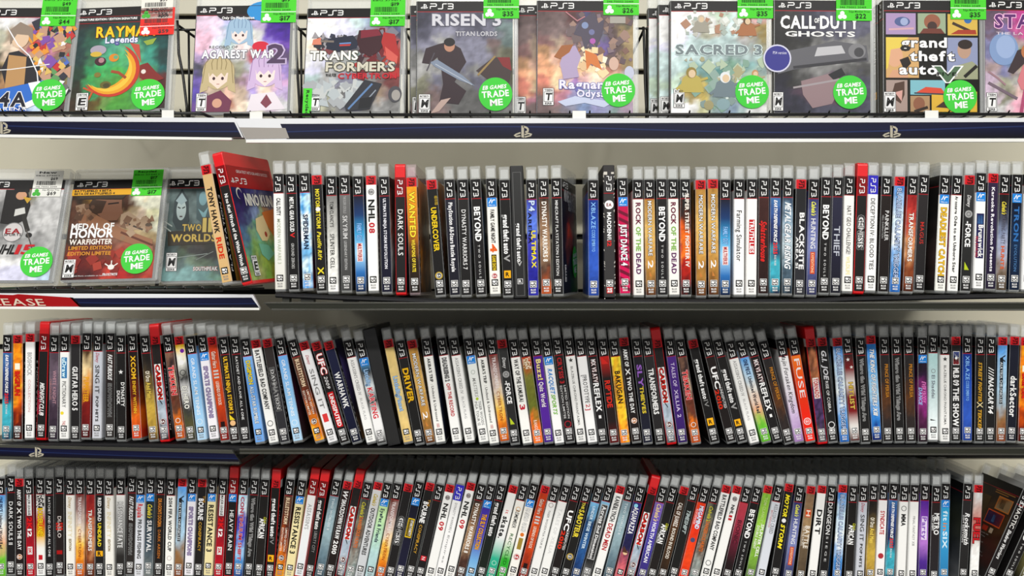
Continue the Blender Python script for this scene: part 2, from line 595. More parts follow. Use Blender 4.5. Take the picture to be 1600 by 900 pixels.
def dark_box(M, seed, kind):
    """case without the clear top: a black slipcase, a plain thick black case or a worn cardboard sleeve"""
    root = empty('slipcase', M)
    w = {'slip': .0172, 'plain': .0185, 'card': .0150}[kind] / 2
    bm = bmesh.new()
    box_bm(bm, -w, w, 0, D_ + .002, 0, H_ + .001, .0012)
    link('box_body', from_bm(bm, 'box_body'), mat('black_' + kind + '_board', {'slip': '131313', 'plain': '161617', 'card': '171314'}[kind], .32 if kind != 'card' else .6, mottling=.2, scale=60), root)
    ink = Ink()
    if kind == 'slip':
        T = Tspine(-0.010)
        for p in ([(0, -.0052), (.160, -.0052), (.160, .0052), (0, .0052), (0, -.0052)],):
            stroke(ink, p, .0006, T, srgb('777'), .0002)
        put_text(ink, 'grand theft auto', lambda a, b, l: T(.066 + a, b, l), .050, .0055, srgb('fff'), 'b', lift=.0003)
        put_text(ink, 'V', lambda a, b, l: T(.1185 - b, -.0030 + a, l), .006, .0055, srgb('bbb'), 'b', lift=.0003)
        rect(ink, .138, .145, -.0035, .0035, T, srgb('ddd'), .0002)
        rect(ink, .1387, .1443, -.0028, .0028, T, srgb('151515'), .0003)
        put_text(ink, 'R', lambda a, b, l: T(.1415 - b, -.0018 + a, l), .0036, .0036, srgb('eee'), 'b', lift=.0004)
        ink.build('box_lettering', root)
    elif kind == 'card':
        T = Tspine(-0.010)
        put_ps3(ink, lambda a, b, l: T(.006 + a, b, l), .0185, .0058, srgb('f4f4f4'), .0002, .17)
        rect(ink, .0275, .0284, -.0068, .0068, T, srgb('b0202c'), .0002)
        def TT(p): return lambda a, b, l: T(p + a, b, l)
        disc(ink, .043, 0, .0058, T, srgb('f4f4f4'), .0002)
        put_text(ink, 'EA', lambda a, b, l: T(.043 - b, -.0032 + a, l), .0064, .0040, srgb('822'), 'b', lift=.0003)
        put_text(ink, 'MADDEN', TT(.053), .030, .0050, srgb('fff'), 'b', lift=.0003)
        put_text(ink, 'NFL', TT(.083), .0065, .0050, srgb('ddd'), 'b', lift=.0003)
        put_text(ink, '12', TT(.090), .0070, .0050, srgb('d33'), 'b', lift=.0003)
        rect(ink, .150, .158, -.004, .004, T, srgb('c33'), .0002)
        put_text(ink, '25', lambda a, b, l: T(.154 - b, -.003 + a, l), .006, .005, srgb('eee'), 'b', lift=.0003)
        rr = random.Random(3)
        W = srgb('d8d4cc')
        for k in range(46):
            a = rr.uniform(0, .171); s = rr.choice((-1, 1)); h = rr.uniform(.0004, .0022)
            stroke(ink, [(a, s * .0071), (a + h, s * (.0071 - rr.uniform(.0002, .0012)))], rr.uniform(.0004, .0010), T, W, .0003)
        rect(ink, -.0, .004, -.0066, -.002, T, W, .0003)
        rect(ink, .0005, .003, .003, .0066, T, W, .0003)
        rect(ink, .1685, .171, -.006, .001, T, W, .0003)
        ink.build('sleeve_lettering', root)
        link('publisher_badge', badge_mesh(False), None, root)
    else:
        ink.poly([(w + .0004, .004, .003), (w + .0004, .125, .003), (w + .0004, .125, .020), (w + .0004, .004, .022)], srgb('777'))
        ink.build('grey_band', root)
    return root
# ------------------------------------------------------------ wall, racks, shelves, label strips
WALL_Y = 0.372
ROW = {2: 0.0, 3: 0.13, 4: 0.222}           # depth of the spines on each shelf

def px_table(tab, y):
    pts = [(wpt(px, 0, y).x, wpt(0, py, y).z) for px, py in tab]
    def f(x):
        if x <= pts[0][0]: return pts[0][1]
        for (x0, z0), (x1, z1) in zip(pts, pts[1:]):
            if x <= x1:
                t = (x - x0) / (x1 - x0)
                return z0 + (z1 - z0) * t
        return pts[-1][1]
    return f

SHELF_Z = {
    2: px_table([(430, 457), (520, 461), (640, 465), (700, 467), (1240, 467), (1340, 463), (1600, 458)], ROW[2]),
    3: px_table([(0, 691), (215, 692), (300, 693), (350, 695), (420, 697), (560, 699), (1000, 697), (1200, 698), (1400, 695), (1600, 695)], ROW[3]),
}
_top4 = px_table([(0, 748), (400, 750), (600, 755), (1000, 758), (1300, 760), (1600, 760)], ROW[4])
SHELF_Z[4] = lambda x: _top4(x) - S1

def wall():
    bm = bmesh.new()
    s = (DIST + WALL_Y) / FPX
    x0, x1 = -1.05, 1.05
    zt, pitch, gap = EYE + (AXY - 30) * s, 86 * s, 8 * s
    z_hi, z_lo = EYE + .62, EYE - .62
    z = z_hi
    k = zt + pitch * 3
    while k > z_lo:
        if k < z_hi:
            if z - (k + gap) > 0.002:
                box_bm(bm, x0, x1, WALL_Y, WALL_Y + .012, k + gap, z, .0012, 1)
            z = k
        k -= pitch
    box_bm(bm, x0, x1, WALL_Y, WALL_Y + .012, z_lo, z, .0012, 1)
    box_bm(bm, x0, x1, WALL_Y + .0125, WALL_Y + .03, z_lo, z_hi)
    me = from_bm(bm, 'wall_back')
    me.materials.append(M_WALL); me.materials.append(M_SLOT)
    for p in me.polygons:
        p.material_index = 1 if min(me.vertices[v].co.y for v in p.vertices) > WALL_Y + .0122 else 0
    structure(link('wall_back', me, None))
wall()
structure(box('floor', -4, 4, -6.5, WALL_Y + .03, -.06, 0, mat('grey_floor_tile', '8a8680', .5, mottling=.15, scale=8)))
structure(box('ceiling', -4, 4, -6.5, WALL_Y + .03, 3.3, 3.36, mat('white_ceiling_tile', 'e8e6e0', .8, mottling=.04, scale=12)))

def slab(name, poly, y, depth, m, parent=None, bevel=0.0):
    """prism: outline in photo pixels on the plane y (nearest face), running back by depth"""
    bm = bmesh.new()
    a = [bm.verts.new(wpt(px, py, y)) for px, py in poly]
    b = [bm.verts.new(wpt(px, py, y) + Vector((0, depth, 0))) for px, py in poly]
    bm.faces.new(a); bm.faces.new(b[::-1])
    n = len(poly)
    for i in range(n):
        bm.faces.new((a[i], b[i], b[(i + 1) % n], a[(i + 1) % n]))
    bmesh.ops.recalc_face_normals(bm, faces=bm.faces)
    if bevel:
        bmesh.ops.bevel(bm, geom=list(bm.edges), offset=bevel, segments=2, profile=.5, affect='EDGES')
    return link(name, from_bm(bm, name), m, parent)

def strip_insert(name, top, bot, xl, xr, slantl, slantr, y, parent, marks=(), ends=None):
    """navy printed insert with its pale sweeping line; top/bot: pixel height at both ends"""
    ink = Ink()
    N = 40
    def edge(e, px):
        return e[0] + (e[1] - e[0]) * (px - xl) / (xr - xl)
    cols = [srgb('101030'), srgb('12183e'), srgb('0f102e'), srgb('14121a')]
    def P(u, v):
        px = xl + (xr - xl) * u
        d = slantl * (1 - u) + slantr * u
        x = px + d * v
        return wpt(x, edge(top, px) + (edge(bot, px) - edge(top, px)) * v, y)
    for i in range(N):
        for j in range(3):
            u0, u1, v0, v1 = i / N, (i + 1) / N, j / 3, (j + 1) / 3
            ink.poly([P(u0, v1), P(u1, v1), P(u1, v0), P(u0, v0)], [cols[j + 1], cols[j + 1], cols[j], cols[j]])
    def wave(px): return .42 + .20 * math.sin((px - 60) / 150.0)
    for i in range(N * 2):
        u0, u1 = i / N / 2, (i + 1) / N / 2
        w0, w1 = wave(xl + (xr - xl) * u0), wave(xl + (xr - xl) * u1)
        pts = [P(u0, w0 + .045), P(u1, w1 + .045), P(u1, w1 - .045), P(u0, w0 - .045)]
        ink.poly([Vector(p) - Vector((0, .0002, 0)) for p in pts], srgb('24325e'))
    o = ink.build(name, parent)
    for mx, my, ms in marks:
        i2 = Ink()
        s = (DIST + y) / FPX
        c = wpt(mx, my, y)
        ps_mark(i2, lambda a, b, l: (c.x + a, y - .0006 - l, c.z + b), ms * s, srgb('b8b2a2'))
        i2.build('station_mark', parent)
    return o

def label_strip(label, chan, insert, lip, y, marks, depth=.006, lipm=None, chanm=None):
    c = wpt((chan[0][0] + chan[2][0]) / 2, chan[2][1], y)
    r = empty('shelf_label_strip')
    tag(r, label, 'label strip')
    slab('channel', chan, y + .0012, depth, chanm or M_CHAN, r, .0004)
    if insert:
        strip_insert('printed_insert', *insert, y + .0008, r, marks)
    slab('lower_lip', lip, y - .001, depth, lipm or M_WHITE, r, .0003)
    return r

YS = -0.012
label_strip('navy shelf label strip with slanted end under the covers at top left',
            [(-40, 182), (352, 184), (366, 184), (380, 215), (-40, 212)],
            ((189.5, 191), (209, 215), -40, 366, 0, 12), [(-40, 210), (362, 215), (362, 219), (-40, 214)], YS, [(3, 199.5, 17)])
_r = label_strip('long navy shelf label strip running to the right edge below the top covers',
            [(366, 185), (1640, 184), (1640, 219), (385, 221)],
            ((193.5, 190.5), (217, 216), 438, 1640, 10, 0), [(384, 219), (1640, 216.5), (1640, 221.5), (384, 223)], YS,
            [(817, 205.5, 17), (1393, 205.5, 17)])
slab('empty_channel_face', [(374, 199), (446, 200), (452, 216), (384, 217)], YS + .0004, .002, mat('grey_channel_face', '8f8a84', .4, mottling=.08, scale=12), _r)

def release_strip():
    y = -0.004
    r = empty('shelf_label_strip')
    tag(r, 'red and navy label strip with white capital letters at the left shelf', 'label strip')
    slab('channel', [(-40, 458), (395, 460), (406, 482), (-40, 482)], y + .0012, .006, M_CHAN, r, .0004)
    strip_insert('printed_insert', (466, 465), (480, 481), 113, 393, 14, 12, y + .0008, r)
    ink = Ink()
    R = srgb('a3121a')
    def W(px, py, d=0): p = wpt(px, py, y + .0006); return (p.x, p.y - d, p.z)
    ink.poly([W(-40, 478.5), W(126, 479), W(112, 465), W(28, 459.5), W(20, 461), W(-40, 459)], R)
    ink.poly([W(124, 479.5), W(129, 480), W(114, 465), W(109, 464.5)], srgb('2a0c12'))
    s = (DIST + y) / FPX
    o = wpt(-44, 471, y)
    put_text(ink, 'RELEASE', lambda a, b, l: (o.x + a, y - l, o.z + b - a * .012), 116 * s, 10.5 * s, srgb('d8c8b8'), 'n', shear=-.55, lift=.0003)
    ink.build('red_insert', r)
    slab('lower_lip', [(-40, 479), (130, 480), (405, 481), (405, 484.5), (130, 484), (-40, 482.5)], y - .001, .006, M_WHITE, r, .0003)
release_strip()

# ---- wire racks
def rack(label, xl, xr, rail_y, floor_z, y_front, step_px, phase, hook_r=True):
    r = empty('wire_rack')
    tag(r, label, 'wire rack')
    a, b = wpt(xl, rail_y[0], y_front), wpt(xr, rail_y[1], y_front)
    pts = [a, b]
    if hook_r:
        pts.append(b + Vector((.004, .002, -.0005)))
        pts.append(b + Vector((.012, .020, -.004)))
        pts.append(b + Vector((.013, .10, -.006)))
    tube('front_rail', pts, .0021, M_WIRE, r)
    me = None
    n = int((xr - xl - phase) / step_px) + 1
    s = (DIST + y_front) / FPX
    for i in range(n):
        px = xl + phase + i * step_px
        p = wpt(px, 0, y_front)
        t = (px - xl) / (xr - xl)
        zr = a.z + (b.z - a.z) * t
        if me is None:
            bm = bmesh.new()
            dz = floor_z - zr
            tube_bm(bm, [(0, -.0012, .0045), (0, .001, .0035), (0, .0035, .0), (0, .0055, dz + .0012), (0, .010, dz), (0, .185, dz)], .0011, 6)
            bmesh.ops.recalc_face_normals(bm, faces=bm.faces)
            me = from_bm(bm, 'floor_wire'); me.materials.append(M_WIRE)
        o = link('floor_wire', me, None, r, Matrix.Translation((p.x, y_front, zr)))
    for k in range(3):
        xs = a.x + .03 + (b.x - a.x - .06) * k / 2
        tube('support_arm', [(xs, .184, floor_z - .003), (xs, .187, floor_z + .03), (xs, WALL_Y + .002, floor_z + .06)], .003, M_WIRE, r)
    tube('cross_wire', [(a.x, .12, floor_z - .003), (b.x, .12, floor_z - .003)], .0014, M_WIRE, r)
    tube('cross_wire', [(a.x, .184, floor_z - .003), (b.x, .184, floor_z - .003)], .0014, M_WIRE, r)
    return r

TOPZ = wpt(0, 183, .02).z                  # where the top covers stand
LOWZ = wpt(0, 449, .02).z                  # where the left covers of the next shelf stand
rack('black wire rack holding the two covers at top left', -40, 312, (176, 177), TOPZ - .0016, -.005, 31, 12)
rack('black wire rack holding the long row of top covers', 350, 1640, (179.5, 178.5), TOPZ - .0016, -.005, 31.2, 10, False)
rack('black wire rack holding the left covers beside the spines', -40, 348, (454.5, 453.5), LOWZ - .0016, -.002, 29, 8, False)

def divider(x0, x1, ztop_px, zcross_px, label):
    """bent black wire stop between two covers, hooked to the wall"""
    r = empty('wire_divider')
    tag(r, label, 'wire divider', None)
    y = .06
    zb = TOPZ + .0002
    A, B = wpt(x0, ztop_px, y), wpt(x1, 178, y)
    tube('bent_upright', [(A.x, y, A.z), (A.x + .001, y, A.z - .012), (A.x + .002, y, A.z - .045), (A.x + (B.x - A.x) * .6, y, A.z - .075), (B.x, y, zb + .02), (B.x, y, zb)], .0019, M_WIRE, r)
    c = wpt(x0, zcross_px, y)
    tube('cross_arm', [(A.x - .010, y + .002, c.z), (B.x + .012, y + .002, c.z)], .0016, M_WIRE, r)
    tube('rear_upright', [(B.x + .001, y + .004, c.z), (B.x + .002, y + .004, zb)], .0016, M_WIRE, r)
    tube('wall_hook', [(A.x, y + .001, A.z - .006), (A.x, WALL_Y + .004, A.z - .006)], .0019, M_WIRE, r)
divider(277, 292, 32, 46, 'bent black wire divider right of the dark green cover')
divider(461, 468, 32, 45, 'bent black wire divider left of the white and red cover')
divider(627, 633, 30, 45, 'bent black wire divider right of the white and red cover')
divider(1005, 1010, 42, 44, 'bent black wire divider left of the pale green stacked covers')

def rail_clip(px, py, w, label, y=-.0085):
    a, b = wpt(px - w / 2, py - 4.5, y), wpt(px + w / 2, py + 7, y)
    bm = bmesh.new()
    box_bm(bm, a.x, b.x, y, y + .0012, b.z, a.z, .0004)
    box_bm(bm, a.x, b.x, y, y + .0065, a.z - .0005, a.z + .0008, .0003)
    o = link('rail_clip', from_bm(bm, 'rail_clip'), M_WHITE)
    tag(o, label, 'clip', 'white clips on the top rail')
rail_clip(262, 177.5, 19, 'small white clip on the rail right of the dark green cover')
rail_clip(400, 180, 20, 'small white clip on the rail below the lilac cover')
rail_clip(905, 178.5, 21, 'small white clip on the rail below the brown fiery cover')
rail_clip(1456, 178, 21, 'small white clip on the rail below the cover of comic panels')

# ---- steel shelves under the spines
def sag_shelf(label, row, xl, xr, thick_px, label_channel, y_front, posts=(), chm=None, z_extra=0.0):
    r = empty('display_shelf')
    tag(r, label, 'shelf')
    f = SHELF_Z[row]
    y = ROW[row] + y_front
    s = (DIST + ROW[row]) / FPX
    bm = bmesh.new()
    N = 40
    xa, xb = wpt(xl, 0, y).x, wpt(xr, 0, y).x
    rows = []
    for i in range(N + 1):
        x = xa + (xb - xa) * i / N
        z = f(x)
        th = thick_px * s
        rows.append([bm.verts.new(p) for p in ((x, y + .002, z - .0003), (x, WALL_Y, z - .0003), (x, WALL_Y, z - th), (x, y + .002, z - th), (x, y, z - th + .002), (x, y, z - .0023))])
    for a, b in zip(rows, rows[1:]):
        for k in range(6):
            bm.faces.new((a[k], b[k], b[(k + 1) % 6], a[(k + 1) % 6]))
    bm.faces.new(rows[0][::-1]); bm.faces.new(rows[-1])
    bmesh.ops.recalc_face_normals(bm, faces=bm.faces)
    link('shelf_board', from_bm(bm, 'shelf_board'), M_SHELF, r)
    if label_channel:
        slab('ticket_channel', label_channel, y - .004, .010, chm or M_SMOKE, r, .0008)
        (ax, ay), (bx, by) = label_channel[0], label_channel[1]
        slab('channel_edge', [(ax, ay - 1), (bx, by - 1), (bx, by + 2), (ax, ay + 2)], y - .0055, .003, M_DARKCH, r, .0005)
        (cx, cy), (dx, dy) = label_channel[3], label_channel[2]
        slab('channel_edge', [(cx, cy - 2), (dx, dy - 2), (dx, dy + .5), (cx, cy + .5)], y - .0055, .003, M_DARKCH, r, .0005)
    for px, w, y0, y1 in posts:
        slab('spacer', [(px, y0), (px + w, y0), (px + w, y1), (px, y1)], y + .006, .012, M_DARKCH, r)
    return r
sag_shelf('black sagging shelf under the upper row of case spines', 2, 430, 1640, 8,
          [(412, 473), (1640, 473), (1640, 485), (424, 484.5)], -.004, [(441, 11, 462, 474), (470, 20, 463, 474), (536, 22, 466, 474), (700, 30, 470, 475), (1230, 28, 470, 475)])
sag_shelf('black shelf under the middle row of case spines', 3, -40, 1640, 8,
          [(374, 702), (1640, 700), (1640, 711), (374, 709)], -.006)
sag_shelf('black shelf under the bottom row of case spines', 4, -40, 1640, 8, None, -.006)
label_strip('dark navy label strip at left under the middle row of spines',
            [(-40, 694), (362, 703.5), (376, 725), (-40, 717)],
            ((698, 709), (712, 721.5), -40, 366, 0, 9), [(-40, 712), (374, 722), (374, 725.5), (-40, 715.5)], ROW[3] - .016, [(57, 706, 14)], .006, M_DARKCH, M_DARKCH)
# ------------------------------------------------------------ spines: what is printed on each case
# (header, shell, base colours, lettering, look)
def P(h, base, titles, look, shell='c'):
    return (h, shell, base, titles, look)
GOLD = 'b88a44>e2bc70>c8964a>5a3420*3'
MW2 = ['.15 .66 .42 fffo543 MODERN WARFARE', '.70 .77 .55 fff 2', '.79 .84 .3 c84 #tri']
def MW(h): return P(h, GOLD, (['.185 .66 .42 fffo543 MODERN WARFARE'] if h == 'K' else ['.13 .64 .42 fffo543 MODERN WARFARE']) + MW2[1:], ('black-topped' if h == 'K' else 'red-topped') + ' golden spine, white capitals')
BEYOND = P('K', '242223', ['.24 .54 .62 fffb BEYOND', '.57 .86 .22 ddd T W O   S O U L S'], 'black spine, large and small white capitals')
ROCK = P('K', 'f4f2ee', ['.20 .39 .5 724b ROCK', '.41 .62 .5 8b5b OF THE', '.64 .82 .5 626b DEAD'], 'white spine, purple and green capitals')
FAMG = P('K', '223>247>4ad>adf>37b>124', ['.41 .56 .5 9cfbo136 FAMILY GUY', '.58 .74 .62 f6e8e8 #box', '.585 .735 .4 b22b MULTIVERSE'], 'glowing blue spine, red and white box')
SKY = P('K', '777>666>555>4a4a4a', ['.18 .33 .3 bbb THE ELDER SCROLLS', '.35 .55 .5 ddd SKYRIM', '.57 .82 .28 ccc LEGENDARY EDITION'], 'dark grey spine, pale grey capitals')
BLAZ = P('R', '4a90d8>cfe6f8>f0f8ff>5a9fe0>2a6ab8*4', ['.10 .88 .5 cdfo123 BLAZBLUE CALAMITY TRIGGER'], 'icy blue spine, dark-edged lettering')
CHRONO = P('K', 'f2f2f0', ['.17 .25 .6 444 #star', '.27 .84 .28 777 BLAZBLUE CHRONO PHANTASMA'], 'white spine, dark emblem, thin grey lettering')
XBL = P('K', '1c3c8c>2a5abc>3c66c8>284a9a*2', ['.19 .42 .45 9cf XBLAZE', '.43 .62 .36 9cf CODE EMBRYO'], 'deep blue spine, pale blue capitals')
EDF = P('K', '4a7ab0>3a5a9a>2c3a6c>2a3460>4ab8c8>48b0c4>2a3450*3', ['.19 .55 .34 fffbi EARTH DEFENSE FORCE', '.56 .66 .4 e33b 2025', '.67 .76 .22 eee BUG WAR'], 'blue and turquoise spine, white slanted capitals')
GFORCE = P('R', '3a3a3a>2c2c2c', ['.17 .27 .4 eeei Disney', '.29 .38 .8 aaa #disc', '.31 .36 .45 333 #ring', '.40 .62 .55 fffb -FORCE', '.75 .82 .5 bc3 #tri', '.77 .85 .25 882 #disc'], 'black spine, white capitals, grey disc')
CARBON = P('R', '262222>332c2c>8fa4b8>c0ccd8>3a2420*3', ['.27 .62 .75 f4eeee #box', '.24 .66 .3 222i //////', '.28 .61 .5 d21bo411 CARBON', '.79 .86 .75 5a1418 #ea'], 'black and white spine, jagged red lettering', 'r')
TEKKEN = P('K', '865>433>322>843>643>d72>b52*5', ['.30 .58 .62 d33bofcc TEKKEN', '.33 .57 .2@.3 ddb 6', '.795 .86 .6 eee #ring'], 'brown flaming spine, red and white lettering')
ACIV = P('K', 'f6f6f4', [".19 .54 .38 999 ASSASSIN'S CREED IV", '.57 .78 .28 bbb BLACK FLAG'], 'white spine, faint grey serif capitals')
AKIBA = P('K', 'f6f6f2', [".19 .42 .34 222b AKIBA'S TRIP", '.44 .80 .3 333 : Undead & Undressed', '.82 .86 .3 c66 XSEED'], 'white spine, small black lettering')
TFGOLD = P('K', '7a4038>b89c98>e8d8c8>fad060>e88a20>b84c14*3', ['.19 .49 .42 f6eeee TRANSFORMERS', '.52 .80 .36 a5501a CYBERTRON'], 'grey to orange spine, white lettering')
TFRED = P('K', 'a02a2a>c04038>d8a070>8a4828>522818*5', ['.32 .74 .45 f6eee6bo733 TRANSFORMERS'], 'red and bronze spine, white lettering')
GTA5 = P('K', '252424', ['.29 .62 .55 fffbo777 grand theft auto', '.63 .69 .6 aaab V', '.785 .85 .72 fb2 #rstar'], 'black spine, heavy white lettering, yellow square')
GTA4 = P('R', '222020', ['.19 .58 .5 fffbo666 grand theft auto', '.59 .66 .5 999 IV', '.77 .84 .75 fb2 #rstar'], 'red-topped black spine, white lettering, yellow square')
REFLEX = P('K', '262425', ['.20 .42 .5 eeebo922 MX VS ATV', '.43 .70 .62 fffbo444 REFLEX', '.74 .77 .3 eee I'], 'black spine, jagged white and red lettering')
UFC10 = P('K', '2c2422>241f1f', ['.27 .48 .62 fffb UFC', '.49 .68 .45@-.22 d31b 2010', '.48 .68 .3@.25 eee UNDISPUTED'], 'black spine, white capitals over red block')
WILD = P('K', '272626', ['.20 .80 .4 555ob8b8b8 Where the Wild Things Are'], 'black spine, outlined storybook lettering')
GRAND = P('K', '7ab4ec>94c8f4>a8d4f6>bcdcf4', ['.21 .76 .4 f6fafe GRAND SLAM TENNIS', '.79 .86 .7 e6f0f8 #ring'], 'sky blue spine, white lettering')
VALK = P('R', '6aaef0>a8d0f0>b8d8ee>98744c>8a4c30*3', ['.20 .64 .4@-.12 2a3038 #box', '.17 .24 .62 222 V', '.24 .63 .3@-.12 e6eef4 ALKYRIA CHRONICLES'], 'sky blue to brown spine, dark box')
LBP = ['.36 .70 .5 acebo68a LittleBigPlanet']
SING = P('K', 'c8ccd6>d4d6de', ['.18 .27 .4 b34i Disney', '.30 .57 .5 333 SING IT', '.60 .84 .32 222b POP HITS'], 'pale silver spine, dark lettering')
BULL = P('K', '6a4a3a>5a3628>8a3a1c>e08020>f4a830*6', ['.19 .46 .45 f0d8b8b BULLETSTORM', '.50 .74 .26@.2 f6e6d6 LIMITED EDITION', '.50 .74 .26@-.2 f6e6d6 EDITION LIMITEE', '.77 .85 .7 5a2c0c #ea'], 'brown and orange spattered spine')
MOTO = P('R', '242323', ['.11 .34 .5 fe3bi MOTOR', '.34 .42 .55 eee #disc', '.42 .66 .5 fe3bi STORM'], 'black spine, yellow slanted capitals')
GUITAR3 = P('R', 'c8401c>d85a24>c84818>7a1c18*3', ['.14 .30 .5 eec8b8bo633 Guitar Hero', '.32 .40 .6 ccc III', '.43 .66 .36 f0d8c8b LEGENDS OF ROCK', '.82 .88 .5 2a1414 #box'], 'orange-red spine, pale gothic lettering')
ORCS = P('K', '262220>3c342c>8a7440>d0b250>c0a048>6a5034*3', ['.34 .44 .5 f4ecd8b Of Orcs', '.45 .60 .5 ecd060b And Men'], 'black to gold spine')
PUP = P('K', '333031>3c3432>6a4428>3a3231>2c2a2a*3', ['.26 .58 .4@.12 e09a30 PRINCE OF PERSIA'], 'dark brown spine, small orange lettering')
BFBC = P('R', 'f4f4f2', ['.10 .36 .5 222b BATTLEFIELD', '.38 .68 .5 222b BAD COMPANY', '.77 .86 .7 555 #ring'], 'white spine, bold black capitals')
AFRICAN = P('K', '242222>2a2624', ['.38 .45 .35@.3 cc3bi Cabela', '.40 .60 .66 fffb AFRICAN', '.50 .60 .2@-.35 eee ADVENTURES'], 'black spine, short bold white capitals')
CABH = P('K', '3a3c70>6a70a4>8890c0>5a6090>3a3c60*2', [".19 .31 .45 ee6bi Cabela's", '.34 .60 .5 f4f4f4 HUNTING', '.63 .82 .5 d8561c #box', '.64 .81 .28 f8e0c0 EXPEDITIONS'], 'slate blue spine, white capitals, orange box')
BOURNE = P('R', '252323', ['.17 .24 .3@.3 c93 THE', '.20 .42 .62 fffb BOURNE', '.44 .74 .36 d8a838 CONSPIRACY'], 'black spine, white and yellow capitals')
RES3 = P('K', 'f4e8b8>f0e2ae', ['.165 .25 1 28d #move', '.28 .76 .62 1c1c1cb RESISTANCE 3'], 'cream spine, heavy black capitals')
SPORTC = P('K', 'f2f0f6', ['.165 .25 1 28d #move', '.30 .80 .5 a9bbo558 SPORTS CHAMPIONS'], 'white spine, blue badge, grey-violet lettering')
SHOOT = P('R', '241c1c>2a2222', ['.11 .28 .45 f2f2f2b ARMY OF', '.30 .36 .5 eeeb X', '.38 .62 .45 f2f2f2b TWO THE', '.64 .73 .45 f2f2f2b DAY', '.765 .84 .72 b8722a #ea'], 'black spine, long row of white capitals')
MLB12 = P('K', '5a2424>8a1c2c>b4182c>c0142a*2', ['.165 .38 .6 f2f2f2 #box', '.17 .375 .3 222b MAJOR LEAGUE', '.40 .52 .6 e01c20b 2K', '.52 .60 .5 f4f4f4b 12', '.70 .78 .6 e8e8e8 #box', '.71 .77 .35 c22b 2K'], 'crimson spine with white block lettering')
DW8 = P('K', '3a2c26>8a6a50>b89878>5c4034>3a2824*4', ['.20 .72 .48 f6f2ecb DYNASTY WARRIORS 8'], 'brown spine, white serif capitals')
TW2 = P('K', '8298a4>a4bcc4>9cb4bc>6c8490>4a5c68*2', ['.19 .52 .3 dfe8ec TWO WORLDS II'], 'blue-grey spine, thin pale capitals')
CABD = P('K', '4a4a48>7a7a6a>6a5040>9a9a94>8a9a98*6', [".20 .36 .45 c8c040bi Cabela's", '.36 .68 .45 d8742cb DANGEROUS HUNTS'], 'mottled grey spine, orange lettering')
NHL9 = P('R', 'f6f6f4', ['.10 .17 .62 b8b0b0 #ea', '.20 .37 .58 222b NHL', '.39 .48 .58 c82030b 09'], 'white spine, black and red lettering')
UDP = 0
TIGER10 = P('K', 'f2f2f0', ['.17 .24 .6 a99 #ring', '.26 .66 .26 888 TIGER WOODS PGA TOUR 10'], 'white spine, thin grey lettering')
BLACKX = P('K', '242223', ['.19 .80 .28 e8e8e8 RATCHET AND CLANK ALL 4 ONE'], 'black spine, one line of small white lettering')
FAF = P('K', '3c2c2a>2c2828>3a3634', ['.20 .44 .5 f2f2f2bi FAST FURIOUS', '.48 .80 .42 333o999 SHOWDOWN'], 'black spine, slanted white lettering')
FIRE = P('R', 'fca820>f88a18>fcb428>e06414>7a2410>2c1410*6', ['.27 .33 .6 fff6e0 #box', '.35 .58 .55 e4301cbo811 BIGFUN'], 'flame orange spine')
ONEP = P('K', '62a8e8>bfe0f8>f4f0e8>f0b890>78c840>6abc30*2', ['.19 .34 .45 1c2c5cb ONE PIECE', '.36 .72 .4 2c2c3cb Unlimited World Red'], 'blue to lime spine, dark lettering')
PRIN = P('K', 'f6f4ee', ['.19 .30 .4 b8963ci Disney', '.34 .60 .5 e8dcb8 INFINITY', '.62 .74 .3 8a7434b EDITION'], 'white spine, faint gold lettering')

